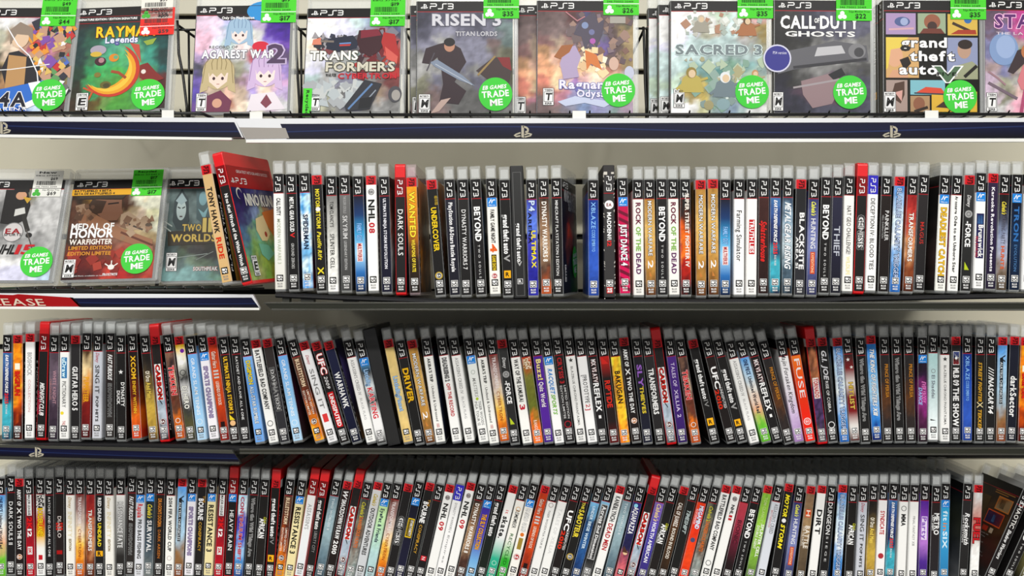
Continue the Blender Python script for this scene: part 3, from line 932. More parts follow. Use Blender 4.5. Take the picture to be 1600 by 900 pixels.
ROW2 = [  # x at the top of the spine, x at its foot, print
 (434.5, 438, P('K', 'f6f6f4>f2f2f0>e4e4dc', ['.21 .36 .42 222b CALL DUTY', '.39 .78 .36 b8c0a8 MODERN WARFARE 3'], 'white spine, short dark and long ghostly lettering')),
 (454, 459, P('K', '201f20', ['.20 .50 .42 f2f2f2b METAL GEAR SOLID', '.51 .55 .45 d33b V', '.60 .82 .3 ccc GROUND ZEROES'], 'black spine, narrow white capitals'), {'side': '223>446>334*3'}),
 (474, 481, P('K', '48a8e8>d8f0fc>f4faff>6ab8ec>dff4ff>3a8cd0*7', ['.36 .66 .5 142c4cb SPIDERMAN'], 'icy blue spine, dark capitals'), {'side': '48b>e8f4fc>335>822*6'}),
 (494.5, 503, P('R', '252424', ['.12 .28 .42 e8d83cb MOTOR', '.28 .31 .5 eee #disc', '.31 .46 .42 e8d83cb STORM', '.49 .73 .4 e8d83cbi Pacific Rift', '.80 .86 .6 e8d83cb X'], 'black spine, thin yellow capitals')),
 (517, 520.5, P('K', '8a8a88>c8c8c4>ecece8>f4f4f2*2', [".22 .44 .4 222 TOM CLANCY'S", '.50 .80 .45 1c1c1c SPLINTER CELL'], 'grey to white spine, black capitals'), {'side': '444>888>ddd*3'}),
 (537, 541.5, SKY), 
 (558.5, 564, FAMG),
 (578.5, 583.5, P('R', 'f8f8f6', ['.11 .17 .7 c8c8c8 #ea', '.21 .40 .66 222b NHL', '.41 .50 .6 c82838b 08'], 'white spine, large black and red lettering')),
 (599, 604.5, P('K', '16182c>1c1c34', ['.19 .80 .3 e8e8f0b ULTIMATE NINJA STORM REVOLUTION'], 'navy-black spine, one line of small white lettering'), {'side': '744>c65>ddd>433*6'}),
 (624.5, 626.5, P('D', '272526', ['.28 .68 .55 f2f2f2 DARK SOULS'], 'black spine, white serif capitals', 'r'), {'lm': 'left red cap, upper row', 'lmd': 'leftmost red cap of the upper row', 'side': '255>367>222*4'}),
 (642, 648.5, P('R', 'f4ac1c>d88820>3a2818>241c18*2', ['.125 .52 .6 fce040bo741 WANTED', '.54 .82 .36 f0d840b WEAPONS OF FATE'], 'orange to black spine, yellow capitals', 'p'), {'side': 'd84>ca7>741>d93>532*5'}),
 (673.5, 688, P('R', '232222', ['.14 .22 .3@.3 d8b83c NEED FOR SPEED', '.24 .62 .55 f0d020b UNDERCOVER', '.795 .87 .8 d8b83c #ring', '.80 .865 .6 151515 #ea'], 'black spine, bold yellow capitals, ringed mark'), {'side': 'c84>a63>432*4'}),
 (701.5, 711, P('K', '2a2a38>22222e', ['.20 .80 .42 f2f2f4b PlayStation All-Stars Battle Royale'], 'charcoal spine, rounded white lettering'), {'side': 'ddd>336>235*4'}),
 (722.5, 728.5, P('K', '2e2c2c>242323', ['.26 .78 .45 f2f2f2 DYNASTY WARRIORS 7'], 'black spine, plain white capitals'), {'side': 'eee>ddd>ccc*2'}),
 (742.5, 752, BEYOND, {'side': '346>68c>224>324*5'}),
 (767, 774, P('K', 'f6f4ee', ['.165 .25 1 28d #move', '.27 .56 .42 333b FAMILY GAME NIGHT', '.57 .64 .7 e86820b 4', '.66 .80 .55 4a3a10 #box', '.67 .80 .36 e8cc30b GAME SHOW', '.82 .87 .62 b82428 #ea'], 'white spine, blue badge, red circle'), {'side': '466>ab4>cc4*4'}),
 (788, 794, P('K', '252424', ['.30 .64 .55 fffbo777 grand theft auto', '.65 .71 .6 aaab V', '.785 .85 .72 fb2 #rstar'], 'black spine, heavy white lettering, yellow square')),
 (807.5, 813.5, 'slip', {'lm': 'black slipcase', 'lmd': 'black slipcase with framed white lettering among the clear cases'}),
 (830, 833.5, P('K', '3a3ab0>6a8ce8>4848c0>2a2a9a>3434a8*4', ['.18 .27 .62 cdfbo112 P4', '.28 .55 .36@-.2 16163cb ARENA', '.44 .76 .45@.12 f0e030b ULTIMAX'], 'violet-blue spine, yellow capitals')),
 (849, 854, P('K', '3c2c26>8a6a50>b89878>5c4034>c06030*4', ['.20 .72 .48 f6f2ecb DYNASTY WARRIORS 8'], 'brown spine, white serif capitals')),
 (869, 872.5, P('K', '262425', ['.19 .84 .3 ececec MINECRAFT PLAYSTATION 3 EDITION'], 'black spine, tiny white lettering, turned cover'),
    {'yaw': 11, 'grid': ['322 333 333 222', '333 433 433 333', '322 522 833 422', '322 d52 c53 622', '433 954 a54 421', '322 743 433 331', '222 433 252 262', '333 332 252 272', '333 333 262 272'],
     'cover': ['.12 .92 .135 .10 b8b8b8b MINECRAFT', '.40 .88 .21 .035 ccc PLAYSTATION 3', '.40 .90 .245 .03 ccc EDITION']}),
 (927, 928, XBL),
 (951.5, 953, 'card', {'lm': 'worn cardboard sleeve', 'lmd': 'black cardboard sleeve with worn white edges, no clear cap'}),
 (973, 977, P('K', 'c80c54>d81060', ['.165 .25 1 28d #move', '.27 .98 1.06 7a1038 #stripes', '.40 .76 .66 fffbo414 JUST DANCE 4'], 'hot pink zebra-striped spine')),
 (997, 998.5, ROCK), (1014.5, 1017.5, MW('K')), (1034, 1035.5, BEYOND), (1052, 1054, ROCK),
 (1071, 1072.5, P('K', '262222>5a2c1c>e0641c>f08028>c82c1c>8a1c18>222*5', ['.12 .76 .4@.15 f4ece4b SUPER STREET FIGHTER IV'], 'flaming orange and black spine'), {'scuff': 1}),
 (1095, 1096, MW('R')), (1114.5, 1115.5, MW('R')), (1134, 1133.5, FAMG),
 (1156, 1155, P('K', 'f8f8f8', ['.27 .71 .55 333 Farming Simulator'], 'white spine, plain black lettering')),
 (1176, 1174, P('K', 'f8f6f4', ['.35 .65 .6 c81c24 #box', '.36 .64 .44 fffb TRUTH LIES'], 'white spine with red title box')),
 (1195.5, 1193, P('K', '4a2a26>3c2220>301c1a*2', ['.37 .72 .6 e02c28bi Splatterhouse'], 'dark maroon spine, scrawled red lettering')),
 (1213.7, 1211, EDF),
 (1233, 1230, P('K', '3c5068>8aa4b8>c8d8e0>5a7080>2c3844*4', ['.21 .38 .62 f0f4f8bi METAL', '.39 .78 .62 f4f8fcbio234 GEAR RISING'], 'steel blue spine, slashed white capitals')),
 (1253, 1249.5, P('R', '2a2a2c>3a3a40', ['.29 .78 .5@.12 f4f4f4b BLACKSITE', '.50 .77 .26@-.3 e8e8e8b AREA 51'], 'black spine, wide white capitals')),
 (1273, 1268.8, CABH),
 (1293, 1287.5, BEYOND),
 (1310.5, 1305.5, P('K', '34344a>2c2c40>20202c', ['.42 .68 .62 c8ccd8 THIEF'], 'dark slate spine, pale narrow lettering')),
 (1329.5, 1324.5, P('K', 'f8f6f2', ['.26 .68 .45 555 NAT GEO CHALLENGE!', '.70 .86 .4 f4ecb8b WILDLIFE'], 'white spine, thin grey capitals, pale yellow word')),
 (1349, 1342, P('D', '252424', ['.34 .64 .68 222o888 GENESIS', '.36 .62 .5 f0f0f0b GENESIS'], 'black spine, outlined silver lettering', 'r'), {'lm': 'right red cap, upper row', 'lmd': 'rightmost red cap of the upper row'}),
 (1366.7, 1360.5, P('B', 'f8f8f8', ['.20 .82 .45 444 DECEPTION IV: BLOOD TIES'], 'white spine with blue top')),
 (1386.7, 1380, P('K', '2c2422>241e1e', ['.30 .56 .4@.12 e8e8e8 PAINKILLER', '.34 .54 .2@-.25 aaa HELL DAMNATION'], 'black spine, short white capitals')),
 (1406.7, 1398.5, BLAZ), (1428, 1419.5, TFRED),
 (1446, 1436.5, P('K', '343031>282627', ['.41 .60 .4 c83c34 MAGUS'], 'black spine, short red capitals')),
 (1478, 1469.5, P('K', 'f6f6f0', ['.165 .25 1 28d #move', '.28 .87 .6 e8c02cbo962 DEADLIEST CATCH'], 'white spine, chunky yellow capitals'), {'side': '222>333>544>333*3'}),
 (1497, 1489.5, P('K', 'f8f8f6', ['.18 .33 .3 333b Ar nosurge', '.35 .84 .3 333b Ode to an Unborn Star'], 'white spine, small spidery black lettering'), {'side': '546>c48>655*4'}),
 (1515.5, 1508.5, GFORCE),
 (1535, 1528.5, P('K', 'f6f6f6', ['.165 .25 1 28d #move', '.35 .74 .8 2a2a5c #box', '.55 .73 .3@-.3 b22 PRO BOWLING', '.45 .73 .5@.08 f6f6f6b Brunswick', '.365 .44 .6 5a8ccc #box'], 'white spine with dark blue bowling box')),
 (1554, 1547.5, P('R', '3a2c4a>32264a>281e38', ['.12 .85 .32 f0eef4b Karaoke Revolution Presents'], 'dark purple spine, one line of white lettering')),
 (1571, 1565, P('K', '241f1e>3c3c48>8c98b4>b8bcd0>8a7868>4a4034*3', [".23 .34 .45 e8d850bi Cabela's", '.36 .60 .45 667 HUNTING PARTY', '.62 .82 .36 d8642cb HUNTS'], 'black, lilac and brown spine')),
 (1591, 1585.5, P('K', '10182c>1c3454>16243c*2', ['.165 .25 1 28d #move', '.28 .58 .5 3c78b8b TRON', '.61 .84 .3 5a88b8 EVOLUTION'], 'midnight blue spine, dim blue capitals')),
 (1610, 1605, P('K', 'f6f6f6', ['.165 .25 1 28d #move', '.35 .74 .8 7a1c2c #box', '.45 .73 .5@.08 f6f6f6b Brunswick'], 'white spine cut by the frame, dark red box')),
]
ROW3 = [
 (11, 9, EDF), (27, 27, FIRE), (45, 45, P('R', 'f8f8f8', ['.18 .40 .5 b8b8b8b BIOSHOCK', '.44 .75 .28 e0b8b8 COLLECTION'], 'white spine, ghostly grey lettering')),
 (67.5, 63.5, P('D', '262425', ['.47 .66 .5 f4f4f4bi MIDNIGHT', '.55 .77 .36@-.26 b82c4cbi LOS ANGELES', '.67 .78 .5 f4f4f4bi CLUB'], 'black spine, slanted white and red lettering', 'r'), {'lm': 'first red cap, middle row', 'lmd': 'leftmost red cap of the middle row'}),
 (84, 81.5, P('K', '5a4c58>7c6c7c>4c3c4c>342c38*3', ['.34 .66 .4@.1 c89ca8 WHITE KNIGHT', '.42 .62 .25@-.3 b88 CHRONICLES'], 'dusky mauve spine, pink lettering')),
 (100, 99.5, P('K', 'f8f8f6', ['.22 .42 .66 48b #box', '.23 .41 .45 def8ffb uDraw', '.45 .70 .45 666 PICTIONARY', '.71 .80 .4@-.2 f0dc40 #disc', '.83 .87 .35 c44 THQ'], 'white spine, sky blue box, grey lettering')),
 (117.5, 117, P('R', '343234>2a2829', ['.30 .72 .6 f4f4f4b GUITAR HERO 5'], 'black spine, bold white capitals')),
 (134, 133, P('K', '5a4028>f0d8a8>e8a050>8a2420>701c1c>501414*3', ['.42 .66 .6 f4b020b PUPPETEER'], 'cream to crimson spine, gold lettering')),
 (151.5, 150.5, SING), (170, 170.5, FAF),
 (188, 189, P('K', '262424', ['.32 .38 .6 eee #star', '.45 .68 .4@.2 f2f2f2b DYNASTY', '.53 .66 .36@-.26 f2f2f2b DUCK'], 'black spine, stacked white capitals'), {'side': '533>322>222*4'}),
 (205, 213.5, P('K', '242020>3a1c14>7a2c14>e87820>c83020*3', ['.21 .43 .52 f0c030b XCOM', '.45 .76 .36 e8b830b ENEMY WITHIN'], 'black to orange spine, amber capitals')),
 (225, 239.5, ORCS),
 (241.5, 257.5, CARBON, {'lm': 'second red cap, middle row', 'lmd': 'second red cap of the middle row'}),
 (260, 282.5, TEKKEN),
 (278, 298.5, P('R', 'fcd020>f0f0e8>222>e8e8e8>444>5c5a3c>4a4a40*2', ['.10 .18 .5@.2 7a2ca0 #disc', '.20 .30 .6 f2f2f2 #disc', '.30 .40 .7 2c2c2c #ring', '.48 .70 .55 f8f8f0bo222 DJ HERO'], 'yellow, white and olive spine')),
 (296, 315.5, GRAND), (313.7, 334.5, SPORTC), (329, 352.5, GUITAR3),
 (347, 366, P('K', '272424>2c2220', ['.19 .74 .45 f0c830bo622 ULTIMATE NINJA STORM 2', '.78 .88 .66 ecc08c #disc', '.745 .80 .6 e8d030 #tri'], 'black spine, yellow lettering, tan disc')),
 (365, 383.5, BLACKX),
 (381, 405.5, P('K', '8abcf4>6aa4e8>88bcf4>7ab0f0', ['.21 .44 .5 f0dc40bo234 DIGIMON', '.46 .82 .42 dfe8f0bo223 ALL-STAR RUMBLE'], 'sky blue spine, yellow and dark lettering')),
 (397, 427.5, BFBC),
 (415, 445, P('R', '3a3230>3c3c40>343438', ['.28 .70 .55 333o888 DAMNATION', '.30 .68 .4 e0e0e0 DAMNATION'], 'dark grey spine, outlined pale capitals')),
 (434, 465.5, GRAND, {'side': '222>524>333*3'}), (452, 499, BULL),
 (470, 519.5, P('R', 'f0f0f2', ['.13 .22 .36 b34i Disney', '.27 .67 .5 888 SING IT', '.72 .80 .6 d44 #box'], 'white spine, tall grey lettering'), {'tops': .07}),
 (489, 538.5, P('R', '262222', ['.12 .32 .7 f4f4f4bod22 UFC', '.34 .46 .4 f2f2f2i 2009', '.50 .85 .7 d01c24 #box', '.52 .84 .45 f8f8f8b UNDISPUTED'], 'black spine, red title box'), {'tops': .085}),
 (508.6, 557, P('R', '242848>1c2040>141830', ['.31 .66 .62 f4f4f4b WARHAWK'], 'navy spine, large white lettering'), {'side': '336>659>224>863*5'}),
 (540.5, 581, ACIV),
 (560, 596, P('K', '6ab8f0>2a2a2a>e8f0f4>2a2a2a>f4f4f4>f4f4f4>2a2a2a', ['.165 .25 1 28d #move', '.28 .44 .5 acebo68a LittleBig', '.46 .76 .6 d8283cbofff KARTING'], 'black, white and blue spine, red capitals')),
 (578, 613, 'plain', {'lm': 'thick plain black case', 'lmd': 'thick plain black case leaning in the middle row'}),
 (604, 637.5, P('R', 'e8cc88>ecd494>e4c680*2', LBP, 'sandy spine, pale blue lettering')),
 (623, 655, P('K', '282626>222', ['.27 .60 .66 f0c020bo641 DRIVER'], 'black spine, blocky yellow capitals')),
 (641, 672.5, MW('R')), (664, 688, AKIBA, {'side': '223>346>223*4'}),
 (688, 714, P('K', 'f6f6f4', ['.19 .42 .5 888bo333 DEADRISING 2', '.44 .76 .42 c83038b OFF THE RECORD'], 'white spine, grey and red stencil lettering')),
 (707, 734, ACIV),
 (730, 756, P('K', 'eef2ee>f6f6f4', ['.165 .25 1 28d #move', '.29 .36 .5 b0b8b0 #ring', '.38 .56 .4 9a9a98i MASTERS', '.56 .61 .35 b8d040 #disc', '.61 .84 .3@.2 777 TIGER WOODS', '.61 .84 .3@-.2 777 PGA TOUR 12'], 'white spine, blue badge, grey lettering')),
 (748, 772, AKIBA), (766, 789, TFGOLD), (782.7, 804.5, GFORCE),
 (800.5, 824, P('K', 'f8f8f4', ['.19 .60 .5 333b WAY OF THE SAMURAI', '.63 .68 .6 c8243cb 3'], 'white spine, black capitals, red numeral')),
 (817, 841, P('K', 'c85028>8a8a40>7c8034>707830>f07828>f88030*4', ['.17 .29 .9 e8d8c0 #checks', '.78 .88 .4 f8e8d8 RANGO'], 'olive and orange spine')),
 (836, 857.5, P('K', '5a2ca0>6430a8>502890', ['.20 .40 .55 f0e0a0bo413 Buzz!', '.42 .66 .5 f0e8f8bo413 Quiz World'], 'purple spine, bubbly pale lettering')),
 (852, 874, P('K', 'f8f8f8', ['.165 .25 1 28d #move', '.28 .52 .5 3890d8bi RACQUET', '.53 .72 .45 80c040bi SPORTS'], 'white spine, blue and green capitals')),
 (869, 891, P('K', '262223', ['.19 .44 .5 b82830b CRYSIS 3', '.46 .78 .26@.2 d8d8d8 LIMITED EDITION', '.46 .78 .26@-.2 d8d8d8 EDITION LIMITEE', '.79 .88 .8 b82838 #ring'], 'black spine, red lettering, red ring')),
 (887, 908.5, CHRONO),
 (905, 926, P('K', 'f8f8f8', ['.35 .62 .5 2c2c2c [PROTOTYPE', '.63 .69 .5 c8283c 2]'], 'white spine, bracketed black lettering')),
 (922, 942.5, REFLEX),
 (940.5, 960, P('K', 'c82c24>2a2020>2a2222>2a2020>6a1c1c', ['.165 .24 .8 d83028 #tri', '.40 .66 .6 e03828b RIPTIDE'], 'black spine, red title and corner')),
 (958, 977, P('K', 'fcd840>f8b020>fcc838>f88820*6', ['.31 .62 .6 2a2018b BAKUGAN', '.40 .55 .22@-.36 844 DEFENDERS'], 'yellow-orange spine, black capitals')),
 (974, 995, SHOOT),
 (993, 1012.5, P('K', '26242c>242638', ['.25 .46 .55 a06cc8bo223 SLY', '.46 .72 .42 e8d040b THIEVES'], 'black spine, violet and yellow lettering')),
 (1011.5, 1032, P('K', '363436>2c2a2b', ['.29 .73 .6 f4f4f4bo666 TRANSFORMERS'], 'black spine, tall white capitals')),
 (1024, 1049.5, CARBON, {'lm': 'third red cap, middle row', 'lmd': 'third red cap of the middle row'}),
 (1045, 1067, P('K', '58348c>4c2c80>3c2468', ['.23 .46 .42 e0d4f0 TALES OF', '.49 .76 .42 e0d4f0 XILLIA 2'], 'purple spine, thin pale capitals')),
 (1061, 1088, TEKKEN), (1081, 1117, GTA4), (1102, 1143.5, UFC10), (1119.6, 1160.5, GTA5), (1138, 1179, ACIV),
 (1154.6, 1198, ONEP), (1171, 1216, REFLEX), (1190, 1233.5, PUP),
 (1219, 1249.5, P('K', 'fcfcfc>f8f4fa>d8c4e4>a880bc*1', ['.14 .72 .5 3c343ci Majin Forsaken Kingdom'], 'white to lavender spine, handwritten black lettering')),
 (1239, 1267, P('K', 'f8862c>f8501c>f03018>f02c18', ['.20 .58 .62 f8f0f0 FUSE', '.76 .86 .85 f2e4e4 #ring', '.77 .85 .5 f03018 #ea'], 'orange to red spine, wide white letters'), {'lm': 'orange-red spine, middle row', 'lmd': 'orange-red spine with wide white letters beside a red cap'}),
 (1266, 1285.5, P('R', '4a2c28>b87850>4a3058>5c4474>3c3448>6a6468*7', ['.38 .58 .7 f0e4e0 #box', '.39 .57 .5 c8242cb TORNADO'], 'purple and brown spine, red and white lettering', 'r'), {'lm': 'fourth red cap, middle row', 'lmd': 'rightmost red cap of the middle row'}),
 (1285, 1302.5, P('R', '262526', ['.12 .40 .55 d8d8dcbi G.I. JOE', '.42 .72 .34 eee RISE OF COBRA', '.795 .89 .8 eeeeee #ring'], 'black spine, silver slanted lettering')),
 (1308, 1320, BLAZ),
 (1324.4, 1337, P('K', '3a2a28>8a2428>ece8e4>8a2428>8a2428>e8e4e0>5c2424', ['.18 .26 .5@-.1 f4f0ec #star', '.26 .33 .45@.2 f4f0ec #star', '.44 .70 .5 e8c860bo411 HITLIST'], 'red and white spine, two pale stars')),
 (1344, 1353, WILD),
 (1362, 1371, P('R', '2a8ce8>78bcf4>b8e0fc>3c90e0>102c78*3', ['.12 .76 .5 f8fcffbio147 THE KING OF FIGHTERS XIII', '.83 .88 .5 224a98 #star'], 'bright blue spine, white slanted capitals')),
 (1382, 1388, PUP), (1401, 1406.5, WILD), (1420.6, 1424.5, PUP),
 (1442, 1443, P('K', '242025>3c2444>b03c9c>5c2850>281c24*3', ['.165 .25 1 28d #move', '.42 .62 .45@.1 f088d0bi EVERYBODY', '.48 .64 .4@-.25 a8c8f8bi DANCE'], 'black spine, neon pink burst')),
 (1459.5, 1458, P('K', 'b8dcdc>cfe8ea>e4f2f4>f8fafa*1', ['.28 .40 .5 888 #ring', '.38 .60 .4 667 El Shaddai', '.80 .815 .7 444 #tri'], 'pale aqua spine, thin grey lettering')),
 (1477, 1477, CHRONO),
 (1495, 1493.5, P('R', '383838>2a2a2a', ['.14 .27 .78 f4f4f4 #box', '.145 .205 .7 2448a8 #box', '.205 .265 .7 c82030 #box', '.16 .25 .32 f4f4f4 #disc', '.30 .47 .66 f6f6f6b MLB 09', '.49 .86 .66 f6f6f6b THE SHOW'], 'black spine, tall white capitals, tricolour mark')),
 (1513, 1512, XBL),
 (1532.6, 1530.5, P('K', '272625', ['.24 .62 .4 d8a838bi STREET FIGHTER', '.62 .68 .7 e8d8a8 X', '.69 .89 .4 d8a838bi TEKKEN'], 'black spine, gold slanted capitals')),
 (1550.5, 1548, P('K', '272626', ['.29 .39 .6 f0f0f0bi ////', '.39 .64 .6 f4f4f4bi NASCAR', ".65 .73 .55 f4f4f4bi '14"], 'black spine, white slanted bars and capitals')),
 (1568, 1564.5, VALK),
 (1587, 1580, P('R', '262838>20222e', ['.38 .77 .7 f4f4f4b darkSector'], 'blue-black spine, bold white lettering')),
 (1604, 1599, FIRE),
]
